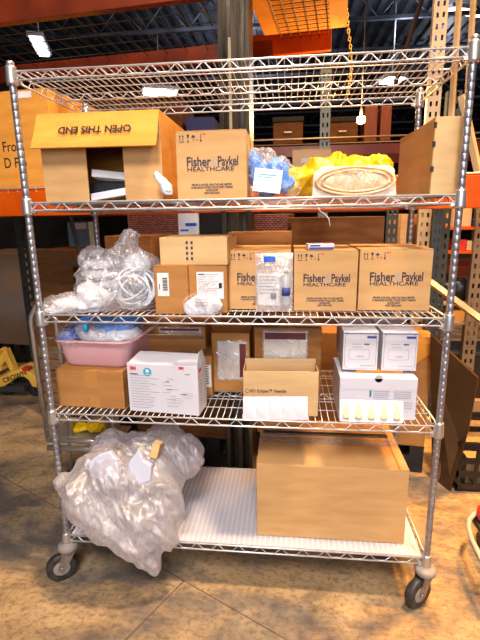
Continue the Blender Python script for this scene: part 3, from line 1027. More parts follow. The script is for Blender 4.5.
def loft(name, secs, m, parent, cap0=True, cap1=False):
    b = MB(); n = len(secs[0][0]); vs = []; fs = []
    for pts, z in secs:
        vs += [(x, y, z) for x, y in pts]
    for i in range(len(secs)-1):
        for k in range(n):
            fs.append((i*n+k, i*n+(k+1) % n, (i+1)*n+(k+1) % n, (i+1)*n+k))
    b.add(vs, fs, True)
    if cap0: b.f.append(tuple(range(n))[::-1]); b.sm.append(False)
    if cap1: b.f.append(tuple((len(secs)-1)*n+k for k in range(n))); b.sm.append(False)
    return b.build(name, m, parent)


bh = Zv(341, ctr.x, .08)-zb
t = thing('pink_basin', 'pink plastic wash basin heaped with blue and clear wrapped packs on a carton', 'basin', ctr, R(-4))
A, B = .162, .178
secs = [(rrect(A*.84, B*.86, .05), 0), (rrect(A*.90, B*.91, .055), .012), (rrect(A*1.0, B*1.0, .06), bh-.012), (rrect(A*1.0, B*1.0, .06), bh-.010),
        (rrect(A+.016, B+.016, .07), bh-.008), (rrect(A+.019, B+.019, .07), bh-.004), (rrect(A+.016, B+.016, .07), bh), (rrect(A-.003, B-.003, .058), bh-.001),
        (rrect(A*.87, B*.89, .052), .015), (rrect(A*.80, B*.82, .048), .006)]
loft('body', secs, M['pink'], t, True, True)
# basin contents
bx, by = ctr.x, ctr.y
def C3(u, v, y, rx, ry, rz_, ti=0): return L_(u, v, y, rx, rz_, ry, tilt=ti or None)
zcap = ZS[2]-.036
o = soft('blue_pack', [C3(70, 336, .14, 10, .04, 9), C3(78, 330, .2, 9, .05, 8)], M['deepblue'], None, .004, .012, 30, 51, zmax=zcap, loc=(Xu(72, .15, 1.0), .15, zb+.03)); tag(o, 'bright blue wrapped pack at the left front of the pink basin', 'pack')
o = soft('blue_drape', [C3(112, 324, .26, 27, .12, 9), C3(95, 324, .3, 22, .1, 8), C3(128, 323, .26, 13, .1, 8)], M['bluebag'], None, .005, .014, 26, 52, zmax=zcap, loc=(Xu(110, .3, 1.0), .3, zb+.08)); tag(o, 'crumpled blue drape across the back of the pink basin', 'cloth')
o = soft('white_pack', [C3(93, 335, .14, 16, .05, 9, R(18)), C3(84, 330, .16, 9, .04, 7), C3(104, 338, .15, 12, .05, 8)], M['whitecloth'], None, .004, .010, 30, 53, zmax=zcap, loc=(Xu(94, .15, 1.0), .15, zb+.03)); tag(o, 'white wrapped pack in the middle of the pink basin', 'pack')
o = soft('silver_pack', [C3(118, 336, .18, 18, .07, 8), C3(130, 333, .22, 12, .06, 7)], M['palecloth'], None, .004, .014, 34, 54, zmax=zcap, loc=(Xu(118, .2, 1.0), .2, zb+.03)); tag(o, 'crinkled pale grey pack at the right of the pink basin', 'pack')
g = aty(85, 326, .085)
b = MB().tube([g+Vector((0, 0, -.022)), g+Vector((.001, 0, -.005)), g+Vector((.004, 0, .014))], [.009, .0105, .009], 12)
o = b.build('cyan_tube_cap', mat('cyan_plastic', rgb(40, 160, 220), .35), None); tag(o, 'short bright cyan plastic tube standing in the front of the pink basin', 'tube')
o = soft('clear_plastic_wrap', [C3(74, 335, .14, 17, .08, 12), C3(100, 332, .17, 26, .1, 12), C3(126, 333, .2, 17, .1, 11), C3(137, 337, .24, 7, .06, 7)], M['filmthin'], None, .005, .018, 26, 55, zmax=zcap+.002, loc=(bx, by, zb+.03))
tag(o, 'clear crinkled plastic wrap bulging over the rim of the pink basin', 'wrap')

# white respirator box, open
xa, xb = Xu(129, .035, S2), Xu(199.5, .02, S2)
zt = Zv(365, (xa+xb)/2, .03)
w, h, d = (xb-xa)/2, zt-S2, .056
t = thing('white_respirator_box', 'open white printed box with red marks and a blue round symbol, left of centre', 'box', ((xa+xb)/2+.006, .03+d, S2), R(-6))
b = MB(); walls(b, w, d, h, .003, 't'); b.build('body', M['whitebox'], t, .0008)


def flap(parent, hinge, width, length, rx, ry, rz_, m, name='top_flap', taper=.0, along='x'):
    """a thin flap hinged at a point: spans along local x (or y), rises length along its own z"""
    b = MB()
    if along == 'x':
        b.prism([(-width, 0), (width, 0), (width-taper, length), (-width+taper, length)], -.0013, .0013)
    else:
        b.prism([(-width, 0), (width, 0), (width-taper, length), (-width+taper, length)], -.0013, .0013, Matrix.Rotation(PI/2, 4, 'Z'))
    o = b.build(name, M[m], parent, loc=hinge)
    o.rotation_euler = (rx, ry, rz_)
    return o


flap(t, (0, -d+.002, h), w-.004, .104, R(-80), 0, 0, 'whitebox', taper=.008)
flap(t, (w-.002, 0, h), d-.004, .045, 0, R(-3), 0, 'whitebox', taper=.028, along='y')
y = -d-.0004
text('3M', .020, t, M['inkred'], (-w+.012, y, h*.87), bold=.0012)
text('3M', .016, t, M['inkred'], (w-.075, y, h*.93), bold=.001)
b = MB().lathe([(.0175, 0), (.0175, .0006)], 28, Matrix.Translation((-w+.085, y, h*.84)) @ Matrix.Rotation(PI/2, 4, 'X')); b.build('round_symbol', M['inkcyan'], t)
b = MB().lathe([(.007, 0), (.007, .0004)], 20, Matrix.Translation((-w+.085, y-.0006, h*.86)) @ Matrix.Rotation(PI/2, 4, 'X')); b.box((-w+.075, y-.001, h*.79), (-w+.095, y-.0006, h*.80)); b.build('white_figure', M['paper'], t)
rows = []
rnd = random.Random(8)
for i in range(13):
    rows.append((-w+.012, -w+.012+rnd.uniform(.07, .12), h*.76-i*h*.056, .0018))
for i in range(9):
    xx = w*rnd.uniform(-.05, .2); rows.append((xx, xx+rnd.uniform(.02, .07), h*.72-i*h*.07, .0018))
lines(t, 'inkgrey', rows, y)
lines(t, 'ink', [(-w+.012, -w+.045, h*.78, .0035), (w-.05, w-.03, h*.83, .002), (w*.12, w*.2, h*.66, .003), (w*.1, w*.25, h*.5, .002), (w*.5, w*.7, h*.42, .002)], y-.0001)
for cxm, czm in ((w*.72, h*.40), (w*.42, h*.28)):
    lines(t, 'inkgrey', [(cxm-.02, cxm+.02, czm+.01, .001), (cxm-.024, cxm+.024, czm, .001), (cxm-.016, cxm+.016, czm-.01, .001)], y)
b = MB()
for i in range(8):
    b.box((w, -d+.02+(i % 2)*.01, h*.75-i*.016), (w+.0006, d-.05, h*.75-i*.016+.0018))
b.build('side_print', M['inkgrey'], t)
MB().box((w, -d+.015, h*.86), (w+.0007, -d+.045, h*.92)).build('side_mark', M['inkred'], t)

# back row of shelf two
def pouch_carton(label, u0, u1, vt, Y, dep, m, px, pz, maroon, **k):
    t = fbox('pouch_carton', label, u0, u1, vt, Y, dep, S2, m=m, tape=False, group=None, **k)
    w, d, h = dims(t)
    p0, p1 = -w+2*w*px[0], -w+2*w*px[1]; q0, q1 = h*pz[0], h*pz[1]
    po = quad('document_pouch', t, 'pouchpaper', p0, p1, q0, q1, -d-.0004, .0012)
    pf_ = MB().box((p0-.006, -d-.0022, q0-.006), (p1+.006, -d-.0018, q1+.006)).build('pouch_film', M['filmpouch'], t)
    if maroon == 'right': a = (p1-(p1-p0)*.22, p1, q0+(q1-q0)*.06, q1-(q1-q0)*.06)
    else: a = (p0+(p1-p0)*.02, p1-(p1-p0)*.02, q1-(q1-q0)*.26, q1-(q1-q0)*.04)
    MB().box((a[0], -d-.0032, a[2]), (a[1], -d-.0026, a[3])).build('maroon_band', M['inkmaroon'], t)
    return t, w, d, h


t, w, d, h = pouch_carton('narrow brown carton with a document pouch, between white printed box and open needle box', 213, 250, 333, .272, .26, 'card_dark', (.16, .90), (.22, .86), 'right')
# its raised rear flap
flap(t, (0, d-.002, h), w, .045, R(-10), 0, 0, 'card_old')
t, w, d, h = pouch_carton('brown carton with a maroon banded document pouch, behind the open needle box', 255, 320, 328, .24, .28, 'card_old', (.14, .78), (.52, .95), 'top')
lines(t, 'paper', [(-w+.01, -w*.2, h*.46, .006)], -d-.0006, 'white_strip')
t, w, d, h = pouch_carton('wide brown carton behind the white printed box, maroon banded pouch near its top', 146, 207, 327, .33, .2, 'card_dark', (.28, .92), (.82, .985), 'top')
flap(t, (0, -d+.002, h*.80), w*.94, .115, R(66), 0, 0, 'card', name='front_flap', taper=.012)
t = fbox('small_label_carton', 'small brown carton with an upright white label beside the white printed box', 201, 212.5, 356, .22, .16, S2, m='card_dark', tape=False)
w, d, h = dims(t)
quad('upright_label', t, 'paper', -w*.35, w*.85, h*.22, h*.78, -d-.0003)
lines(t, 'inkblack', [(-w*.0, w*.5, h*.3+i*.011, .004) for i in range(8)], -d-.0010, 'barcode')

# open needle box
xa, xb = Xu(243, .03, S2), Xu(317, .05, S2)
zt = Zv(372, (xa+xb)/2, .035)
w, h, d = (xb-xa)/2, zt-S2, .062
t = thing('open_needle_box', 'open tan carton with one printed line, behind a strip of pale pouches', 'box', ((xa+xb)/2, .04+d, S2), R(2))
b = MB(); walls(b, w, d, h, .003, 't'); b.build('body', M['card_light'], t, .0008)
flap(t, (0, d-.002, h), w, .012, R(-12), 0, 0, 'card_light')
y = -d-.0004
text('BD Eclipse™ Needle', .0175, t, M['inkmaroon'], (-w+.026, y, h*.53), bold=.0003, sx=.92)
b = MB().tube([(-w+.015+.008*math.cos(q*PI/12), y, h*.53+.006+.007*math.sin(q*PI/12)) for q in range(24)], .0011, 5, closed=True); b.build('round_logo', M['inkmaroon'], t)
# pouch strip
xa, xb = Xu(243, .0, S2), Xu(308, .0, S2)
w = (xb-xa)/2
t = thing('pouch_strip', 'strip of five joined pale pink pouches leaning on the open needle box', 'pouches', ((xa+xb)/2, .004, S2+.001), R(2))
for i in range(5):
    b = MB(); vs = []; fs = []
    hh = .082+.004*i/4; pw = 2*w/5; x0 = -w+i*pw
    N1, N2 = 8, 10
    for s_ in (0, 1):
        for j in range(N2+1):
            for k_ in range(N1+1):
                fx, fz = k_/N1, j/N2
                bl = .006*math.sin(PI*fx)*math.sin(PI*fz)+.0006
                ww = .0012*noise.noise(Vector((x0*60+fx*4, fz*5, 1)))
                vs.append((x0+fx*pw*.995, fz*.022-(bl if s_ == 0 else -.0006)+ww, fz*hh))
    for s_ in (0, 1):
        o_ = s_*(N1+1)*(N2+1)
        for j in range(N2):
            for k_ in range(N1):
                a = o_+j*(N1+1)+k_; fs.append((a, a+1, a+N1+2, a+N1+1))
    b.add(vs, fs, True)
    b.build('pouch', mat('pale_pink_pouch', rgb(208, 196, 208), .5) if i == 0 else bpy.data.materials['pale_pink_pouch'], t)

# white boxes at right
xa, xb = Xu(338.5, .035, S2), Xu(415, .035, S2)
zt = Zv(378, (xa+xb)/2, .035)
t = thing('wide_white_box', 'wide white box with a small teal mark, beneath two smaller printed white boxes', 'box', ((xa+xb)/2, .035+.12, S2))
w, h, d = (xb-xa)/2, zt-S2, .12
MB().box((-w, -d, 0), (w, d, h)).build('body', M['whitebox'], t, .0025)
MB().box((-w+.002, -d-.0012, h*.72), (w-.002, -d-.0001, h-.002)).build('lid_flap', M['whitebox'], t, .0006)
MB().lathe([(.014, 0), (.014, .0014)], 24, Matrix.Translation((0, -d+.0002, h-.003)) @ Matrix.Rotation(PI/2, 4, 'X')).build('thumb_notch', M['notch'], t)
y = -d-.0004
lines(t, 'inkteal', [(-w*.22, -w*.17, h*.55, .026)], y-.001)
lines(t, 'inkgrey', [(-w*.12, w*.3-.006*(i % 2), h*.68-.008*i, .0018) for i in range(4)]+[(w*.4, w*.85, h*.68-.008*i, .0018) for i in range(4)]+[(w*.6, w*.9, h*.42-.01*i, .002) for i in range(3)], y-.0014)
zt2 = zt
zw = zt2+.001
b = MB().box((-.09, -.08, 0), (.085, .1, .010)).build('flat_card_slab', M['card_orange'], None, .002, loc=(Xu(378, .13, zw), .17, zw)); tag(b, 'flat brown card slab between the wide white box and the two white boxes above', 'card')
zw2 = zw+.0105
WBG = None
for i, (u0, u1, vt, lab) in enumerate(((343, 377.5, 332, 'printed white box with rounded border, left one of the pair'), (380, 415, 332, 'printed white box with rounded border, right one of the pair'))):
    Yf = .085
    xa, xb = Xu(u0, Yf, zw2), Xu(u1, Yf, zw2)
    zt = Zv(vt, (xa+xb)/2, Yf)
    if i == 0:
        t = thing('small_white_box', lab, 'box', ((xa+xb)/2, Yf+.14, zw2), R(-1), 'pair of small white boxes')
        w, h, d = (xb-xa)/2, zt-zw2, .14
        MB().box((-w, -d, 0), (w, d, h)).build('body', M['whitebox'], t, .002)
        y = -d-.0004
        b = MB(); bb = .007
        b.tube([(xx, y, zz) for xx, zz in [(p[0], p[1]+h/2) for p in rrect(w-bb, h/2-bb, .012, 4)]], .0009, 4, closed=True)
        b.tube([(xx, y, zz) for xx, zz in [(p[0]-.004, p[1]+h*.42) for p in rrect(w*.58, h*.13, .006, 4)]], .0007, 4, closed=True)
        b.build('border_print', M['inkgrey'], t)
        lines(t, 'inkblue', [(w*.35, w-.008, h*.84, .009), (w*.2, w*.5, h*.67, .005)], y, 'blue_marks')
        lines(t, 'inkgrey', [(-w*.5, 0, h*.68, .002), (-w*.45, w*.1, h*.60, .002), (-w*.2, w*.2, h*.36, .003), (0, w*.8, h*.12, .002)], y)
        lines(t, 'inkblue', [(-w+.002, w-.002, h-.008, .004)], y, 'blue_marks')
        w0 = t
    else:
        t = copy_tree(w0); t.location = ((xa+xb)/2+.001, Yf+.14, zw2); t['label'] = lab; t.rotation_euler = (0, 0, R(1))
# blister strip
xa, xb = Xu(339.5, .005, S2), Xu(403, .005, S2)
w = (xb-xa)/2
t = thing('blister_strip', 'white blister strip with five pale green tapered tips, leaning on the wide white box', 'blister pack', ((xa+xb)/2, .006, S2+.001))
b = MB().prism(rrect(w, .042, .008, 5), -.0015, .0015, Matrix.Translation((0, 0, .042))); o = b.build('backing', M['paper'], t); o.rotation_euler = (R(-10), 0, 0)
tipm = mat('pale_green_tip', rgb(216, 214, 176), .35)
for i in range(5):
    xx = -w+w*(.2+.4*i)
    b = MB().lathe([(.012, -.03), (.013, -.022), (.0095, .0), (.005, .022), (.002, .032)], 14, Matrix.Translation((xx, -.001, .042)) @ Matrix.Scale(.55, 4, (0, 1, 0)))
    o2 = b.build('tip', tipm, t); o2.rotation_euler = (R(-10), 0, 0)

# ------------------------------------------------------------------ shelf one (z .204)
lnr = MB()
lx0, lx1 = -HW+.02, HW-.016
lnr.box((lx0, .004, 0), (lx1, DP-.01, .0030))
o = lnr.build('shelf_liner', M['liner'], None, loc=(0, 0, ZS[0]+.002))
lnr = MB()
x = lx0+.004
while x < lx1-.01:
    lnr.box((x, .006, .003), (x+.005, DP-.012, .0036)); x += .0216
lnr.build('ribs', M['rib'], o); tag(o, 'ribbed translucent white plastic liner sheet covering the lowest shelf', 'shelf liner')
xa, xb = Xu(257, .06, S1), Xu(404, .06, S1)
zt = Zv(467, (xa+xb)/2, .06)
t = carton('large_carton', 'large plain tan carton with clear taped top on the lowest shelf', xa, xb, .062, .47, S1, zt, m='card', rz=0, tape=False)
w, d, h = dims(t)
MB().box((-w, -.03, h), (w, .03, h+.0006)).build('tape', M['filmpouch'], t)
MB().box((w-.04, -d, h), (w-.033, d, h+.0006)).build('tape', M['tape'], t)
MB().box((-w*.95, .05, h+.0004), (w*.9, .075, h+.006)).build('black_strap', M['blackplastic'], t, .002)

# the large bag at the left
bx0 = aty(130, 500, .0)
bl = [L_(140, 470, .10, 48, 36, .17), L_(110, 480, .0, 40, 34, .15), L_(92, 500, -.07, 34, 32, .09), L_(120, 518, -.08, 42, 32, .09), L_(134, 540, -.10, 30, 26, .07), L_(147, 556, -.10, 18, 18, .055), L_(153, 568, -.10, 10, 11, .04), L_(163, 535, -.08, 14, 24, .06),
      L_(160, 505, -.02, 26, 34, .10), L_(185, 458, .16, 18, 22, .10), L_(160, 440, .18, 26, 12, .12), L_(66, 488, -.05, 13, 16, .05), L_(108, 446, .12, 20, 14, .1)]
o = soft('large_plastic_bag', bl, M['filmsoft'], None, .007, .040, 15, 61, streak=(.62, .1, -.78), loc=(bx0.x, .0, S1+.02), smooth=6, zmax=ZS[1]-.04)
tag(o, 'huge crinkled milky plastic bag spilling off the left of the lowest shelf', 'bag')
o = soft('inner_plastic_film', [L_(135, 480, .08, 38, 28, .12), L_(118, 505, -.02, 36, 34, .08), L_(140, 535, -.06, 22, 28, .05)], M['film'], None, .008, .05, 16, 63, streak=(.4, .1, -.9), loc=(bx0.x, .05, S1+.02), smooth=8)
tag(o, 'folded clear film filling the inside of the huge milky bag', 'film')
for i, (pts_, Y, nm, mm, ct, lab) in enumerate((
        (((87, 463), (97, 456), (108, 453), (120, 465), (117, 479), (103, 480), (91, 476)), -.06, 'paper_pack', 'packblue', 'pack', 'flat pale blue paper pack near the upper left inside the huge milky bag'),
        (((125, 478), (128, 463), (137, 451), (143, 462), (151, 466), (151, 480), (140, 484)), -.04, 'paper_pack', 'packblue', 'pack', 'pale blue folded pack right of the other one inside the huge milky bag'),
        (((149, 457), (152, 443), (160, 445), (157, 459)), .0, 'small_tan_box', 'card_light', 'box', 'small tan box end showing at the top inside the huge milky bag'))):
    ps = [aty(u, v, Y) for u, v in pts_]
    c = sum(ps, Vector())/len(ps)
    b = MB().prism([((p-c).x, (p-c).z) for p in ps], 0, .03 if i < 2 else .06)
    o = b.build(nm, M[mm], None, .006, 3, loc=c); o.rotation_euler = (R(-14), 0, 0); tag(o, lab, ct)

# ------------------------------------------------------------------ pallet rack right behind the cart
RA = R(-6.7)
RO = Vector((0, .73, 0))
RM = Matrix.Translation(RO) @ Matrix.Rotation(RA, 4, 'Z')
RMI = RM.inverted()


def rl(u, v, yl):
    """local rack coordinates of the point seen at (u, v) in the rack plane at depth yl"""
    o = RMI @ CAM; d = RMI.to_3x3() @ ray(u, v)
    return o + d*((yl-o.y)/d.y)


rack = thing('pallet_rack', 'orange beamed steel pallet rack directly behind the wire cart', 'pallet rack', RO, RA)
RD = 1.05                     # depth of the rack


def beam(p, x0, x1, y, z0, z1, m='orange', th=.045, name='beam'):
    b = MB(); b.box((x0, y, z0), (x1, y+th, z1)); b.box((x0, y+th*.4, z1), (x1, y+th, z1+.012))
    return b.build(name, M[m], p, .003)


def perf_post(p, x, y, z0, z1, w=.078, m='rackbeige', d=.06, pitch=.0508, name='upright'):
    """punched upright: face with two rows of real holes, plus side flanges"""
    b = MB(); t = .003
    xs = [-w/2, -w*.30, -w*.13, w*.13, w*.30, w/2]
    z = z0
    while z < z1-1e-4:
        za, zb_ = z+pitch*.25, z+pitch*.72
        ze = min(z+pitch, z1)
        b.box((xs[0], 0, z), (xs[1], t, ze)); b.box((xs[2], 0, z), (xs[3], t, ze)); b.box((xs[4], 0, z), (xs[5], t, ze))
        for i in (1, 3):
            b.box((xs[i], 0, z), (xs[i+1], t, min(za, ze))); b.box((xs[i], 0, min(zb_, ze)), (xs[i+1], t, ze))
        z += pitch
    b.box((-w/2, t, z0), (-w/2+t, d, z1)); b.box((w/2-t, t, z0), (w/2, d, z1))
    return b.build(name, M[m], p, loc=(x, y, 0))


def mesh_deck(p, x0, x1, y0, y1, z, m='wire', sx=.06, sy=.1, r=.0022, lip=True, name='wire_deck'):
    b = MB(); x = x0
    while x <= x1:
        b.tube([(x, y0, z), (x, y1, z)], r, 4, caps=False); x += sx
    y = y0
    while y <= y1:
        b.tube([(x0, y, z+.004), (x1, y, z+.004)], r, 4, caps=False); y += sy
    if lip:
        b.tube([(x0, y0-.004, z-.028), (x1, y0-.004, z-.028)], r*1.3, 5)
        b.tube([(x0, y0-.004, z), (x1, y0-.004, z)], r*1.3, 5)
        x = x0
        while x <= x1:
            b.tube([(x, y0-.004, z), (x, y0-.004, z-.028)], r, 4, caps=False); x += sx
    return b.build(name, M[m], p)


pb0 = rl(0, 215, 0); pb1 = rl(0, 190, 0)
ZB0, ZB1 = 1.540, 1.672
xc0, xc1 = rl(218.5, 60, 0).x, rl(249.5, 60, 0).x
xp = rl(438, 50, 0).x
xq_ = rl(438, 50, .62).x
beam(rack, -2.9, xc0, 0, ZB0, ZB1)
beam(rack, xc0, xp, -.002, ZB0, ZB1)
beam(rack, xp, 2.6, 0, ZB0, ZB1+.01)
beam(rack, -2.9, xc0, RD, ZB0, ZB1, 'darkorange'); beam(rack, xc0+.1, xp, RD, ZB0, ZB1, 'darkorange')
mesh_deck(rack, -2.9, xc0-.02, .02, RD, ZB1+.018)
mesh_deck(rack, xc1+.02, xp, .02, RD, ZB1+.018)
mesh_deck(rack, xp+.16, 2.5, .02, RD, ZB1+.018)
# upper level
zu0 = rl(110, 15, 0).z+.025; ZU1 = zu0+.135
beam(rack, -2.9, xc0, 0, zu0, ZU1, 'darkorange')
beam(rack, xc1, 2.6, 0, zu0+.005, ZU1, 'orange')
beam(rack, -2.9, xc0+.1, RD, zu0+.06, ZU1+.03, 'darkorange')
beam(rack, rl(240, 45, RD).x, rl(331, 45, RD).x, RD, zu0+.07, ZU1+.06, 'orange')
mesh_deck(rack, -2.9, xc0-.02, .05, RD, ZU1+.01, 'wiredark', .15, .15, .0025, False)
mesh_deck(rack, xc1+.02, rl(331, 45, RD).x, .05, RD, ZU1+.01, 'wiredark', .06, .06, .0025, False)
# plain double channel column
cw = xc1-xc0
b = MB()
b.box((xc0, -.012, 0), (xc0+.022, .09, 3.4)); b.box((xc1-.022, -.012, 0), (xc1, .09, 3.4)); b.box((xc0, .086, 0), (xc1, .09, 3.4))
b.box((xc0+cw*.5-.014, .0, 0), (xc0+cw*.5+.014, .088, 3.4))
b.build('upright', M['rackgrey'], rack, .003)
b = MB(); b.box((xc0+cw*.28, .02, 1.6), (xc0+cw*.40, .08, 2.34)); b.build('column_lit_strip', M['rackbeige'], rack, .002)  # beige bar standing for the yellow-lit lower part of the column
perf_post(rack, xq_, .62, 0, 3.3, .072, pitch=.055)
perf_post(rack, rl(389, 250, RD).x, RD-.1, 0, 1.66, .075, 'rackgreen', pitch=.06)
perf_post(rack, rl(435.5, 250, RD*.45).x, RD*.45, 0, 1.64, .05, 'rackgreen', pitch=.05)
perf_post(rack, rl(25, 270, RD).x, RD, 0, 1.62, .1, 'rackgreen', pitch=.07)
# braces of the right frame
for (u0, v0, u1, v1, y0, y1, mm, w_) in ((462, 96, 480, 180, .3, .2, 'rackbeige', .02), (430, 282, 492, 328, .3, .1, 'rackbeige', .02), (460, -10, 451, 120, .6, .6, 'rackbeige', .016), (474, -10, 466, 120, .75, .75, 'rackbeige', .016),
                                         (392, 95, 424, -8, .9, .9, 'wiredark', .014)):
    p0 = rl(u0, v0, y0); p1 = rl(u1, v1, y1)
    MB().tube([p0, p1], w_, 4).build('brace', M[mm], rack)
# left-hand diagonal brace and pale post behind the bags
MB().tube([rl(70, 215, .6), rl(88, 285, .6)], .018, 4).build('brace', M['darkgrey'], rack)

# ------- goods on the rack's lower deck
zD = ZB1+.027


def rthing_box(name, label, u0, u1, vt, yl, dep, zb, m, cat='box', tape=False, group=None, seam='x'):
    vb = proj(RM @ Vector((0, yl, zb)))[1]
    x0, x1 = rl(u0, vb, yl).x, rl(u1, vb, yl).x
    zt = rl((u0+u1)/2, vt, yl).z
    t = carton(name, label, x0, x1, yl, yl+dep, zb, zt, m=m, tape=tape, group=group, cat=cat, seam=seam)
    c = RM @ Vector(((x0+x1)/2, yl+dep/2, zb))
    t.location = c; t.rotation_euler = (0, 0, RA)
    return (t,)+dims(t)


t, w, d, h = rthing_box('handwritten_carton', 'large brown carton with black handwriting on the rack deck at the upper left', -42, 56, 91, .06, .7, zD, 'card_orange')
ctrx = rl(7, 150, .06)
lc = t.matrix_basis.inverted() @ (RM @ Vector((rl(1, 152, .06).x, .06, rl(1, 152, .06).z)))
text('From', .078, t, M['inkblack'], (lc.x+.012, -d-.001, lc.z), sx=.85, name='handwriting')
lc = t.matrix_basis.inverted() @ (RM @ Vector((rl(1, 166, .06).x, .06, rl(1, 166, .06).z)))
text('D Flo', .078, t, M['inkblack'], (lc.x+.022, -d-.001, lc.z-.012), sx=.85, name='handwriting')
lc = t.matrix_basis.inverted() @ (RM @ Vector((rl(23, 93, .06).x, .06, rl(23, 94, .06).z)))
quad('white_label', t, 'paper', lc.x-.045, lc.x+.05, lc.z-.02, lc.z+.012, -d-.0004)
t, w, d, h = rthing_box('flat_grey_carton', 'low grey-brown carton with a small label on the rack deck behind the yellow bag', 292, 330, 149, .10, .3, zD, 'card_grey')
quad('small_label', t, 'inkgrey', -.05, .05, h*.55, h*.7, -d-.0004)
zc_ = (ZU1+.022)
x0, x1 = Xu(254, 1.35, zc_), Xu(346, 1.35, zc_)
t = carton('stacked_carton', 'orange-brown carton on the top wire deck, seen from below at the top of the photo', x0, x1, .95, 1.66, zc_, zc_+.4, m='card_yellow', rz=RA)
dims(t)

# ------- tall loads standing on the floor in the rack, seen between the cart's shelves
def load(name, label, u0, u1, vt, yl, dep, m, cat='box', zb=.2, pallet=True):
    """tall box on a pallet, black for the dark gap under it; u taken at the row vt"""
    p0, p1 = rl(u0, vt, yl), rl(u1, vt, yl)
    zt = (p0.z+p1.z)/2
    t = thing(name, label, cat, RM @ Vector(((p0.x+p1.x)/2, yl+dep/2, 0)), RA)
    w = (p1.x-p0.x)/2; d = dep/2
    MB().box((-w, -d, zb), (w, d, zt)).build('body', M[m], t, .004)
    if pallet:
        b = MB()
        for k_ in range(6):
            a = -w+(2*w-.08)*k_/5; b.box((a, -d, .11), (a+.08, d, zb-.001)); b.box((a, -d, .0), (a+.08, d, .014))
        for k_ in (-1, 0, 1):
            b.box((-w, k_*(d-.02)-.02, .014), (w, k_*(d-.02)+.02, .11))
        b.build('pallet', M['blackplastic'], t)  # black colour stands in for the shade below the load
    return t, w, d, zt


load('woven_load', 'maroon patterned stack under the rack beam, left of the black column gap', 127, 178, 214, .70, .4, 'woven', 'stack')
load('woven_load', 'maroon patterned stack under the rack beam behind the middle lettered carton', 253, 288, 214, .61, .4, 'woven', 'stack')
load('brown_panel_box', 'tall dark brown box under the rack beam above the two right lettered cartons', 291, 385, 217, .60, .4, 'card_brown')
t, w, d, h = load('pallet_box', 'large open-topped brown pallet box standing behind the right half of the cart', 256, 434, 333, .33, .22, 'card_dark', zb=.17)
ti = Matrix.LocRotScale(t.location, t.rotation_euler, None).inverted() @ RM
pp_ = [ti @ rl(u_, v_, .325) for u_, v_ in ((384, 374), (390, 331), (418, 331), (436, 350), (424, 358), (402, 373))]
b = MB().prism([(p.x, p.z) for p in pp_], -d-.006, -d-.001); b.build('torn_flap', M['card_orange'], t)
load('rear_brown_box', 'brown box on the ground behind the left half of the cart', 130, 236, 330, .14, .14, 'card_brown')
t, w, d, h = load('tall_tan_carton', 'tan carton behind the clear bags at the left of the cart, strapped dark on top', 104, 151, 236, .30, .36, 'card_old')
load('wrapped_pallet_load', 'grey plastic wrapped pallet load at the left edge of the photo', -46, 20, 254, 1.75, .8, 'wrapgrey', 'pallet load')
p0 = rl(20, 345, 1.25)
# two stacked cartons on left
for (u0, u1, vt, vb, lab, mm) in ((37, 76, 250, 300, 'dull brown carton behind the left post, upper of the two', 'card_brown'), (37, 78, 301, 345, 'tan carton behind the left post, lower of the two', 'card_brown')):
    yl = .62
    a, c_ = rl(u0, vb, yl), rl(u1, vb, yl); zt = rl(u0, vt, yl).z; zb = rl(u0, vb, yl).z
    t = thing('dark_carton', lab, 'box', RM @ Vector(((a.x+c_.x)/2, yl+.2, zb)), RA)
    MB().box((-(c_.x-a.x)/2, -.2, 0), ((c_.x-a.x)/2, .2, zt-zb-.003)).build('body', M[mm], t, .004)
    zlow = zb; xl = (a.x+c_.x)/2; wl = (c_.x-a.x)/2
t = thing('stacked_crate', 'dark wooden crate on the ground under the two brown cartons at the left', 'crate', RM @ Vector((xl, yl+.2, 0)), RA)
b = MB()
for zz in range(6):
    b.box((-wl-.03, -.22, .02+zz*(zlow-.02)/6), (wl+.03, -.20, .02+(zz+.85)*(zlow-.02)/6)); b.box((-wl-.03, .20, .02+zz*(zlow-.02)/6), (wl+.03, .22, .02+(zz+.85)*(zlow-.02)/6))
for sx in (-1, 1):
    for sy in (-1, 1): b.box((sx*wl-.03, sy*.19-.015, 0), (sx*wl+.03, sy*.19+.015, zlow-.002))
b.box((-wl, -.2, .02), (wl, .2, .04)); b.box((-wl, -.2, zlow-.02), (wl, .2, zlow-.001))
b.build('slats', M['wood'], t)
# blue-white pack and a plain black block filling the black gap by the column
t, w, d, h = rthing_box('blue_white_pack', 'white pack with blue marks under the rack beam, left of the black block', 180, 200, 212, .5, .2, ZB0-.30, 'palecloth', 'pack')
lines(t, 'deepblue', [(-w*.7, w*.6, h*.45, .03), (-w*.3, w*.8, h*.72, .02), (-w*.8, 0, h*.62, .012)], -d-.0006)
t, w, d, h = rthing_box('black_block', 'plain black block filling the black gap under the rack beam left of the steel column', 201, 224, 209, .5, .25, ZB0-.30, 'blackplastic', 'tote')
t, w, d, h = rthing_box('label_pack', 'small white labelled pack hanging behind the left post above the dark cartons', 72, 93, 222, 1.08, .1, 1.1, 'rackblue', 'pack')
t2 = t
quad('white_label', t, 'paper', -w*.3, w*.8, h*.86, h*.98, -d-.0006)
# an inner ledge that carries these packs
b = MB(); b.box((rl(60, 240, .45).x, .44, ZB0-.325), (rl(226, 240, .45).x, .82, ZB0-.303)); b.build('inner_shelf', M['darkgrey'], rack)
b = MB(); b.box((rl(60, 240, 1.04).x, 1.06, 1.075), (rl(100, 240, 1.04).x, 1.24, 1.098)); b.build('inner_shelf', M['darkgrey'], rack)

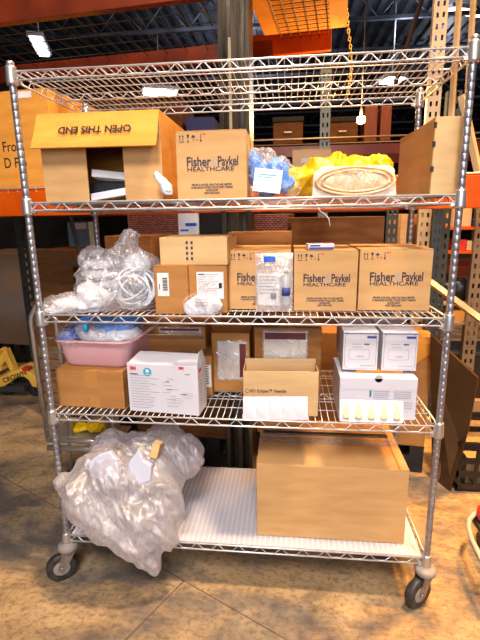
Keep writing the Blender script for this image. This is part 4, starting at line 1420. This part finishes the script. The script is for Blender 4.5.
# leaning brown sheet at the right
P = [atz(450, 492, 0)]
y0 = P[0].y
a = aty(430, 334, .86); c_ = aty(478, 378, y0-.05); dd = aty(468, 432, y0-.01); e = aty(432, 480, .9)
th = Vector((.012, .018, 0))
pts = [a, c_, dd, P[0]+Vector((0, 0, .002)), e]
b = MB(); vs = pts+[p+th for p in pts]; n = 5
b.add(vs, [tuple(range(n)), tuple(range(2*n-1, n-1, -1))]+[(i, n+i, n+(i+1) % n, (i+1) % n) for i in range(n)])
o = b.build('leaning_cardboard_sheet', M['wrapdark'], None, .002); tag(o, 'dark brown plastic wrapped cardboard sheet leaning behind the right post', 'cardboard')

# tubular steel cart behind the left post
ty = .56
A_ = aty(31, 322, ty); B_ = aty(48, 440, ty)
t = thing('tube_frame_cart', 'low chrome tube-frame cart with a tall rounded handle behind the left post', 'cart', (B_.x, ty, 0))
o0 = Vector((B_.x, ty, 0))
top = aty(34, 309, ty)
hp = [B_-o0, A_-o0, A_-o0+Vector((.006, 0, .03)), top-o0+Vector((.012, 0, .015)), top-o0+Vector((.05, 0, .022)), top-o0+Vector((.085, .0, .01))]
b2 = aty(60, 440, ty+.1)
hp += [Vector((hp[-1].x+.015, .02, hp[-1].z-.04)), Vector((hp[-1].x+.03, .02, B_.z))]
MB().tube(hp, .0125, 12).build('handle_frame', M['tubesteel'], t)
zz = []
for v in (338, 352, 365, 378, 391, 404):
    p = aty(36+(v-322)*.14+2, v, ty)-o0
    q = MB().tube([p, p+Vector((.30, .0, 0))], .006, 8).build('rung', M['tubesteel'], t)
for dz_, y_ in ((0, 0), (-.045, -.01)):
    MB().tube([(0.0, y_, B_.z+dz_+.005), (.42, y_, B_.z+dz_+.005)], .015, 12).build('base_tube', M['tubesteel'], t)
MB().box((.0, .0, B_.z+.012), (.42, .16, B_.z+.022)).build('tray', M['tubesteel'], t, .003)
for x_ in (.04, .38):
    for y_ in (.03, .14):
        MB().tube([(x_, y_, B_.z), (x_, y_, .075)], .01, 8).build('leg', M['tubesteel'], t)
        MB().lathe([(.012, -.012), (.037, -.012), (.037, .012), (.012, .012)], 20, Matrix.Translation((x_, y_, .038)) @ Matrix.Rotation(PI/2, 4, 'X')).build('wheel', M['rubber'], t)
c = aty(96, 421, ty+.07)
o = soft('yellow_glint', [(Vector((c.x, ty+.07, B_.z+.06)), (.055, .05, .038)), (Vector((c.x-.10, ty+.08, B_.z+.045)), (.07, .05, .022))], M['yellow'], None, .005, .015, 25, 71, zmin=B_.z+.023, loc=(c.x, ty+.07, B_.z+.024))
tag(o, 'yellow lump standing in for a lamp reflection on the tray of the tube-frame cart', 'pouch')  # yellow lump shaped for the lamp's reflection at the cart base

# yellow pallet truck at the left
py = 1.85
def pz(u, v): 
    q = aty(u, v, py); return (q.x, q.z)
t0 = atz(8, 392, 0)
t = thing('yellow_pallet_truck', 'yellow hand pallet truck with dark lettering at the left edge', 'pallet truck', (t0.x, py, 0))
def rel(l): return [(x-t0.x, z) for x, z in (pz(*q) for q in l)]
arch = rel([(-6, 378), (-6, 392), (8, 384), (18, 377), (24, 377), (28, 380), (32, 387), (37, 388), (38, 383), (34, 376), (27, 370), (20, 369), (12, 371), (0, 377)])
MB().prism(arch, 0, .22).build('chassis', M['yellowpaint'], t, .01)
arm = rel([(0, 353), (3, 350), (12, 371), (8, 373), (3, 362), (-4, 372), (-8, 370)])
MB().prism(arm, .03, .10).build('lever_arm', M['yellowpaint'], t, .006)
arm = rel([(-8, 352), (-4, 352), (0, 372), (-6, 374)])
MB().prism(arm, .02, .16).build('handle_mount', M['yellowpaint'], t, .006)
hd = rel([(22, 368), (28, 368), (29, 371), (23, 371)])
MB().prism(hd, -.01, .06).build('red_knob', M['red'], t, .003)
q = rel([(4, 383)])[0]
o = text('CROWN', .058, t, M['inkblack'], (q[0], -.002, q[1]), rot=(PI/2, -R(21), 0), bold=.001, sx=1.05)
for uu, vv in ((3, 392), (31, 389)):
    q = rel([(uu, vv)])[0]
    MB().lathe([(.02, -.05), (.075, -.05), (.075, .05), (.02, .05)], 24, Matrix.Translation((q[0], .11, .076)) @ Matrix.Rotation(PI/2, 4, 'X')).build('wheel', M['rubber'], t)
MB().box((-.55, .0, .055), (.25, .16, .11)).build('fork', M['darkgrey'], t, .006)
MB().box((-.55, .38, .055), (.25, .54, .11)).build('fork', M['darkgrey'], t, .006)
MB().box((-.1, .1, .07), (.0, .5, .12)).build('cross_member', M['darkgrey'], t)

# low dolly with a pale bumper at the right edge
e1 = atz(470, 530, .16)
t = thing('bumper_dolly', 'low black dolly with a pale grey loop bumper at the right edge of the photo', 'dolly', (e1.x+.2, e1.y+.02, 0))
o0 = Vector(t.location)
loop = [atz(500, 507, .16)-o0, atz(483, 511, .16)-o0, atz(474, 514, .16)-o0, atz(469, 520, .16)-o0, atz(468.5, 528, .16)-o0, atz(472, 540, .16)-o0, atz(480, 556, .16)-o0, atz(492, 580, .16)-o0]
MB().tube(loop, .011, 10).build('bumper_loop', M['greyrubber'], t)
MB().box((-.145, -.28, .115), (.25, .11, .145)).build('deck', M['blackplastic'], t, .01)
for x_, y_ in ((-.10, -.2), (-.10, .06), (.2, -.2), (.2, .06)):
    MB().lathe([(.01, -.015), (.042, -.015), (.042, .015), (.01, .015)], 20, Matrix.Translation((x_, y_, .043)) @ Matrix.Rotation(PI/2, 4, 'Y')).build('wheel', M['rubber'], t)
    MB().box((x_-.02, y_-.02, .08), (x_+.02, y_+.02, .116)).build('wheel_mount', M['castermetal'], t)
for pp in (loop[1], loop[6]):
    MB().tube([pp, Vector((max(-.12, pp.x+.03), max(-.25, min(.09, pp.y)), .14))], .007, 6).build('bracket', M['castermetal'], t)
c = atz(481, 515, .15)
o = MB().lathe([(.045, 0), (.05, .01), (.05, .05), (.04, .06)], 24).build('red_reel', M['red'], None, .002, loc=(c.x+.02, c.y-.03, .146)); tag(o, 'small red reel on the low black dolly at the right edge', 'reel')

# black crates at the right on the floor
t = thing('black_crate', 'black slotted plastic crate on the floor right of the leaning sheet', 'crate', atz(476, 492, 0)+Vector((.12, .2, 0)))
b = MB()
w, d, h = .23, .2, .30
for zz in (0.01, .09, .17, .25):
    b.box((-w, -d, zz), (w, -d+.008, zz+.035)); b.box((-w, d-.008, zz), (w, d, zz+.035)); b.box((-w, -d, zz), (-w+.008, d, zz+.035)); b.box((w-.008, -d, zz), (w, d, zz+.035))
k_ = -w
while k_ < w:
    b.box((k_, -d+.001, .01), (k_+.02, -d+.007, h-.02)); k_ += .09
b.box((-w, -d, .0), (w, d, .012)); b.box((-w-.008, -d-.008, h-.02), (w+.008, -d+.008, h)); b.box((-w-.008, d-.008, h-.02), (w+.008, d+.008, h)); b.box((-w-.008, -d, h-.02), (-w+.008, d, h)); b.box((w-.008, -d, h-.02), (w+.008, d, h))
b.build('body', M['blackplastic'], t)
lc_ = t.location
o = MB().box((-.16, -.14, 0), (.1, .12, .16)).build('grey_panel_box', M['card_grey'], None, .003, loc=(lc_.x, lc_.y, .014)); tag(o, 'dusty grey box inside the black crate', 'box')
o = MB().box((-.05, 0, 0), (.0, .1, .19)).build('tan_block', M['wood'], None, .004, loc=(lc_.x-.25, lc_.y-.12, .0)); tag(o, 'tan wooden block standing left of the black crate', 'block')

# ------------------------------------------------------------------ right-hand shelving with mixed goods
ry = 1.75
def xz(u, v, y=ry): q = aty(u, v, y); return q.x, q.z
x0 = xz(438, 250)[0]
x1 = x0+1.1
t = thing('orange_edge_shelving', 'orange edged storage shelving seen beyond the right post', 'shelving', ((x0+x1)/2, ry+.25, 0))
ox = (x0+x1)/2
zs_ = [xz(460, v)[1] for v in (227, 251, 303, 322)]
for i, zz in enumerate(zs_):
    MB().box((x0-ox, -.25, zz-.02), (x1-ox, .25, zz)).build('shelf_board', M['orange' if i < 2 else 'card_grey'], t, .002)
for xx in (x0-ox+.02, xz(473, 280)[0]-ox+.02, x1-ox-.02):
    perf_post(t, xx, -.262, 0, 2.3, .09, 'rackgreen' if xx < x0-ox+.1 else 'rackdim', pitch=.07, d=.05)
def sbox(name, lab, u0, u1, vt, si, m, cat='box', dep=.25):
    xa, xb = xz(u0, vt)[0], xz(u1, vt)[0]; zz = zs_[si]+.001; zt = xz(u0, vt)[1]
    o = MB().box((-(xb-xa)/2, 0, 0), ((xb-xa)/2, dep, max(.01, zt-zz))).build(name, M[m], None, .004, loc=((xa+xb)/2, ry+.02, zz)); tag(o, lab, cat); return o
sbox('tan_carton', 'tan carton on the top orange shelf beyond the right post', 455, 474, 207, 0, 'card_light')
sbox('dark_blue_bag', 'dark blue bag low on the top orange shelf beyond the right post', 475, 486, 219, 0, 'inkblue', 'bag')
sbox('red_carton', 'red-orange small carton on the second orange shelf', 459, 468, 240, 1, 'red')
sbox('yellow_carton', 'pale yellow small carton on the second orange shelf right of the red one', 468.5, 481, 241, 1, 'card_light')
zz = zs_[2]+.002
c = aty(456, 284, ry+.1)
o = soft('black_bag', [(Vector((c.x, ry+.14, zz+.09)), (.16, .11, .085)), (Vector((c.x+.12, ry+.14, zz+.06)), (.14, .1, .06)), (Vector((c.x-.1, ry+.14, zz+.13)), (.06, .08, .09))], M['blackplastic'], None, .012, .03, 10, 81, zmin=zz, loc=(c.x, ry+.14, zz)); tag(o, 'black soft bag slumped on the shelf beyond the right post', 'bag')
sbox('orange_tray', 'orange flat tray on the lowest board beyond the right post', 449, 474, 311, 3, 'card_orange', 'tray')
t = thing('black_storage_box', 'black lidded box under the shelving beyond the right post', 'box', (aty(457, 345, ry).x+.1, ry+.2, xz(450, 400)[1]+.0))
o = MB().box((-.2, -.15, 0), (.2, .15, .34)).build('body', M['blackplastic'], t, .01); MB().box((-.21, -.16, .34), (.21, .16, .37)).build('lid', M['darkgrey'], t, .006)
zb_ = t.location.z
o = MB().box((-.3, -.2, 0), (.35, .2, max(.05, zb_-.001))).build('grey_plinth_box', M['card_grey'], None, .004, loc=(t.location.x+.05, t.location.y, 0)); tag(o, 'dusty grey box on the floor under the black lidded box', 'box')
# boards standing upright between the posts
for i, (u0, u1, vt, mm, lab) in enumerate(((396, 402, 214, 'card_light', 'pale upright board, first right of the dark punched post'), (403, 408, 216, 'paper', 'white upright board between pale and brown boards'),
                                       (413, 418, 214, 'card_dark', 'brown upright board next to the rear cart post'), (424.5, 428.5, 216, 'darkgrey', 'dark grey upright board left of the black punched post'))):
    yb = 2.1
    a = aty(u0, 300, yb); c_ = aty(u1, 300, yb); zt = aty(u0, vt, yb).z
    o = MB().box((0, 0, 0), (c_.x-a.x, .5, zt)).build('upright_board', M[mm], None, .002, loc=(a.x, yb, 0)); tag(o, lab, 'board', 'upright boards between the posts')

# ------------------------------------------------------------------ the far rack row (about 4.6 m away)
FY = 4.3
def fz(u, v, y=FY): q = aty(u, v, y); return q.x, q.z
t = thing('far_pallet_rack', 'far pallet rack row with an orange beam, seen under the top wire shelf', 'pallet rack', (0, FY, 0))
zf = fz(300, 147)[1]
for z0_, mm in ((zf-.11, 'darkorange'), (zf-1.6, 'darkorange')):
    MB().box((-5, 0, z0_), (5, .05, z0_+.12)).build('beam', M[mm], t)
    MB().box((-5, 1.0, z0_), (5, 1.05, z0_+.12)).build('beam', M[mm], t)
mesh_deck(t, -3.5, 3.5, .03, 1.0, zf+.03, 'wire', .3, .3, .006, False)
MB().tube([(-4, -.02, zf+.09), (4, -.02, zf+.09)], .012, 5).build('rail', M['wire'], t)
for u in (325, -60):
    perf_post(t, fz(u, 130)[0], -.01, 0, 3.2, .12, 'rackblue', pitch=.11, d=.1)
zb_ = zf+.045
def farbox(name, lab, u0, u1, vt, m, dep=.8, cat='crate', y=FY+.08, zb=None):
    z0_ = zb_ if zb is None else zb
    xa, xb = fz(u0, 130, y)[0], fz(u1, 130, y)[0]; zt = fz((u0+u1)/2, vt, y)[1]
    q = thing(name, lab, cat, ((xa+xb)/2, y+dep/2, z0_))
    w_ = (xb-xa)/2; h_ = zt-z0_
    MB().box((-w_, -dep/2, 0), (w_, dep/2, h_)).build('body', M[m], q, .01)
    return q, w_, dep/2, h_
for u0, u1, lab in ((273, 303, 'dark wood-grain crate on the far rack, left of the blue-grey post'), (327, 358, 'dark wood-grain crate on the far rack, right of the blue-grey post')):
    q, w_, d_, h_ = farbox('far_crate', lab, u0, u1, 122, 'card_brown')
    MB().box((-w_-.01, -d_-.01, h_), (w_+.01, d_+.01, h_+.06)).build('lid', M['dark'], q, .01)
    MB().box((-.05, -d_-.02, h_*.5), (.05, -d_, h_*.58)).build('handle', M['wire'], q, .004)
for u0, u1, lab in ((364, 377, 'red-brown tall board on the far rack, left one'), (380, 391, 'red-brown tall board on the far rack, right one')):
    farbox('far_board', lab, u0, u1, 106, 'woodred', .3, 'board')
farbox('far_blue_bundle', 'blue wrapped bundle on the far rack above the left lettered carton', 186, 214, 117, 'inkblue', .5, 'bundle')
for u0, u1, lab, mm in ((130, 182, 'dark load on the far rack behind the open-fronted carton', 'card_brown'), (60, 124, 'brown load on the far rack at the left', 'card_brown')):
    farbox('far_load', lab, u0, u1, 100, mm, .8, 'load')
# yellow chain and steel lamp pole between
t = thing('yellow_chain', 'yellow chain hanging beside the end of the orange beam', 'chain', (aty(345, 60, 1.75).x, 1.75, 1.9))
o0 = t.location
zc0, zc1 = aty(350, 96, 1.75).z, aty(352, 8, 1.75).z
z = zc0; k_ = 0
while z < zc1:
    uu = 342+ (8*math.sin((z-zc0)*5) if z > zc0+.25 else 0)
    b = MB(); cx_ = aty(349, 50, 1.75).x + .02*math.sin((z-zc0)*9)
    rr = [(cx_+(.008*math.cos(a*PI/4) if k_ % 2 else 0), 1.75+(0 if k_ % 2 else .008*math.cos(a*PI/4)), z+.015*math.sin(a*PI/4)) for a in range(8)]
    b.tube([Vector(p)-o0 for p in rr], .0035, 5, closed=True); b.build('link', M['yellowpaint'], t); z += .023; k_ += 1
# lamps of the hall: bright fittings under the roof
def fitting(u, v, y, w_, h_, lab, m='lampglass'):
    c = aty(u, v, y)
    q = thing('bay_lamp', lab, 'lamp', c, R(20))
    MB().box((-w_, -h_, -.04), (w_, h_, 0)).build('lamp_lens', M[m], q, .01)
    MB().box((-w_-.05, -h_-.05, 0), (w_+.05, h_+.05, .08)).build('housing', M['steelwhite'], q, .01)
    MB().tube([(0, 0, .08), (0, 0, max(.1, 6.12-c.z))], .015, 6).build('hanger', M['steelwhite'], q)
fitting(40, 46, 8.0, .10, .5, 'bright bay lamp under the roof at the upper left')
fitting(160, 92, 11.0, .42, .3, 'bright bay lamp seen through the top wire shelf above the open-fronted carton')
fitting(392, 80, 9.0, .18, .2, 'bay lamp seen through the top wire shelf near the right rear post')
fitting(470, 12, 9.5, .5, .1, 'slim glowing bar for a lit white truss beyond the punched upright at the upper right')  # glowing bar added in place of a brightly lit white truss

c = aty(361, 120, 2.15)
q = thing('warm_lamp', 'small warm yellow lamp behind the rack, seen through the top wire shelf', 'lamp', c)
MB().lathe([(.01, -.03), (.03, -.02), (.034, 0), (.03, .02), (.01, .03)], 18).build('bulb', M['lampwarm'], q)
MB().lathe([(.012, .03), (.014, .05), (.006, .09)], 16).build('socket', M['darkgrey'], q)
MB().tube([(0, 0, .09), (0, 0, 6.1-c.z)], .005, 6).build('cable', M['blackplastic'], q)

# white string hanging under the highest loaded shelf
b = MB().tube([aty(u, v, .02) for u, v in ((317, 205), (320, 211), (325, 214), (329, 219), (330, 226))], .0016, 6)
tag(b.build('white_string', M['tube'], None), 'thin white string dangling beneath the highest loaded shelf above the printed packet', 'string')
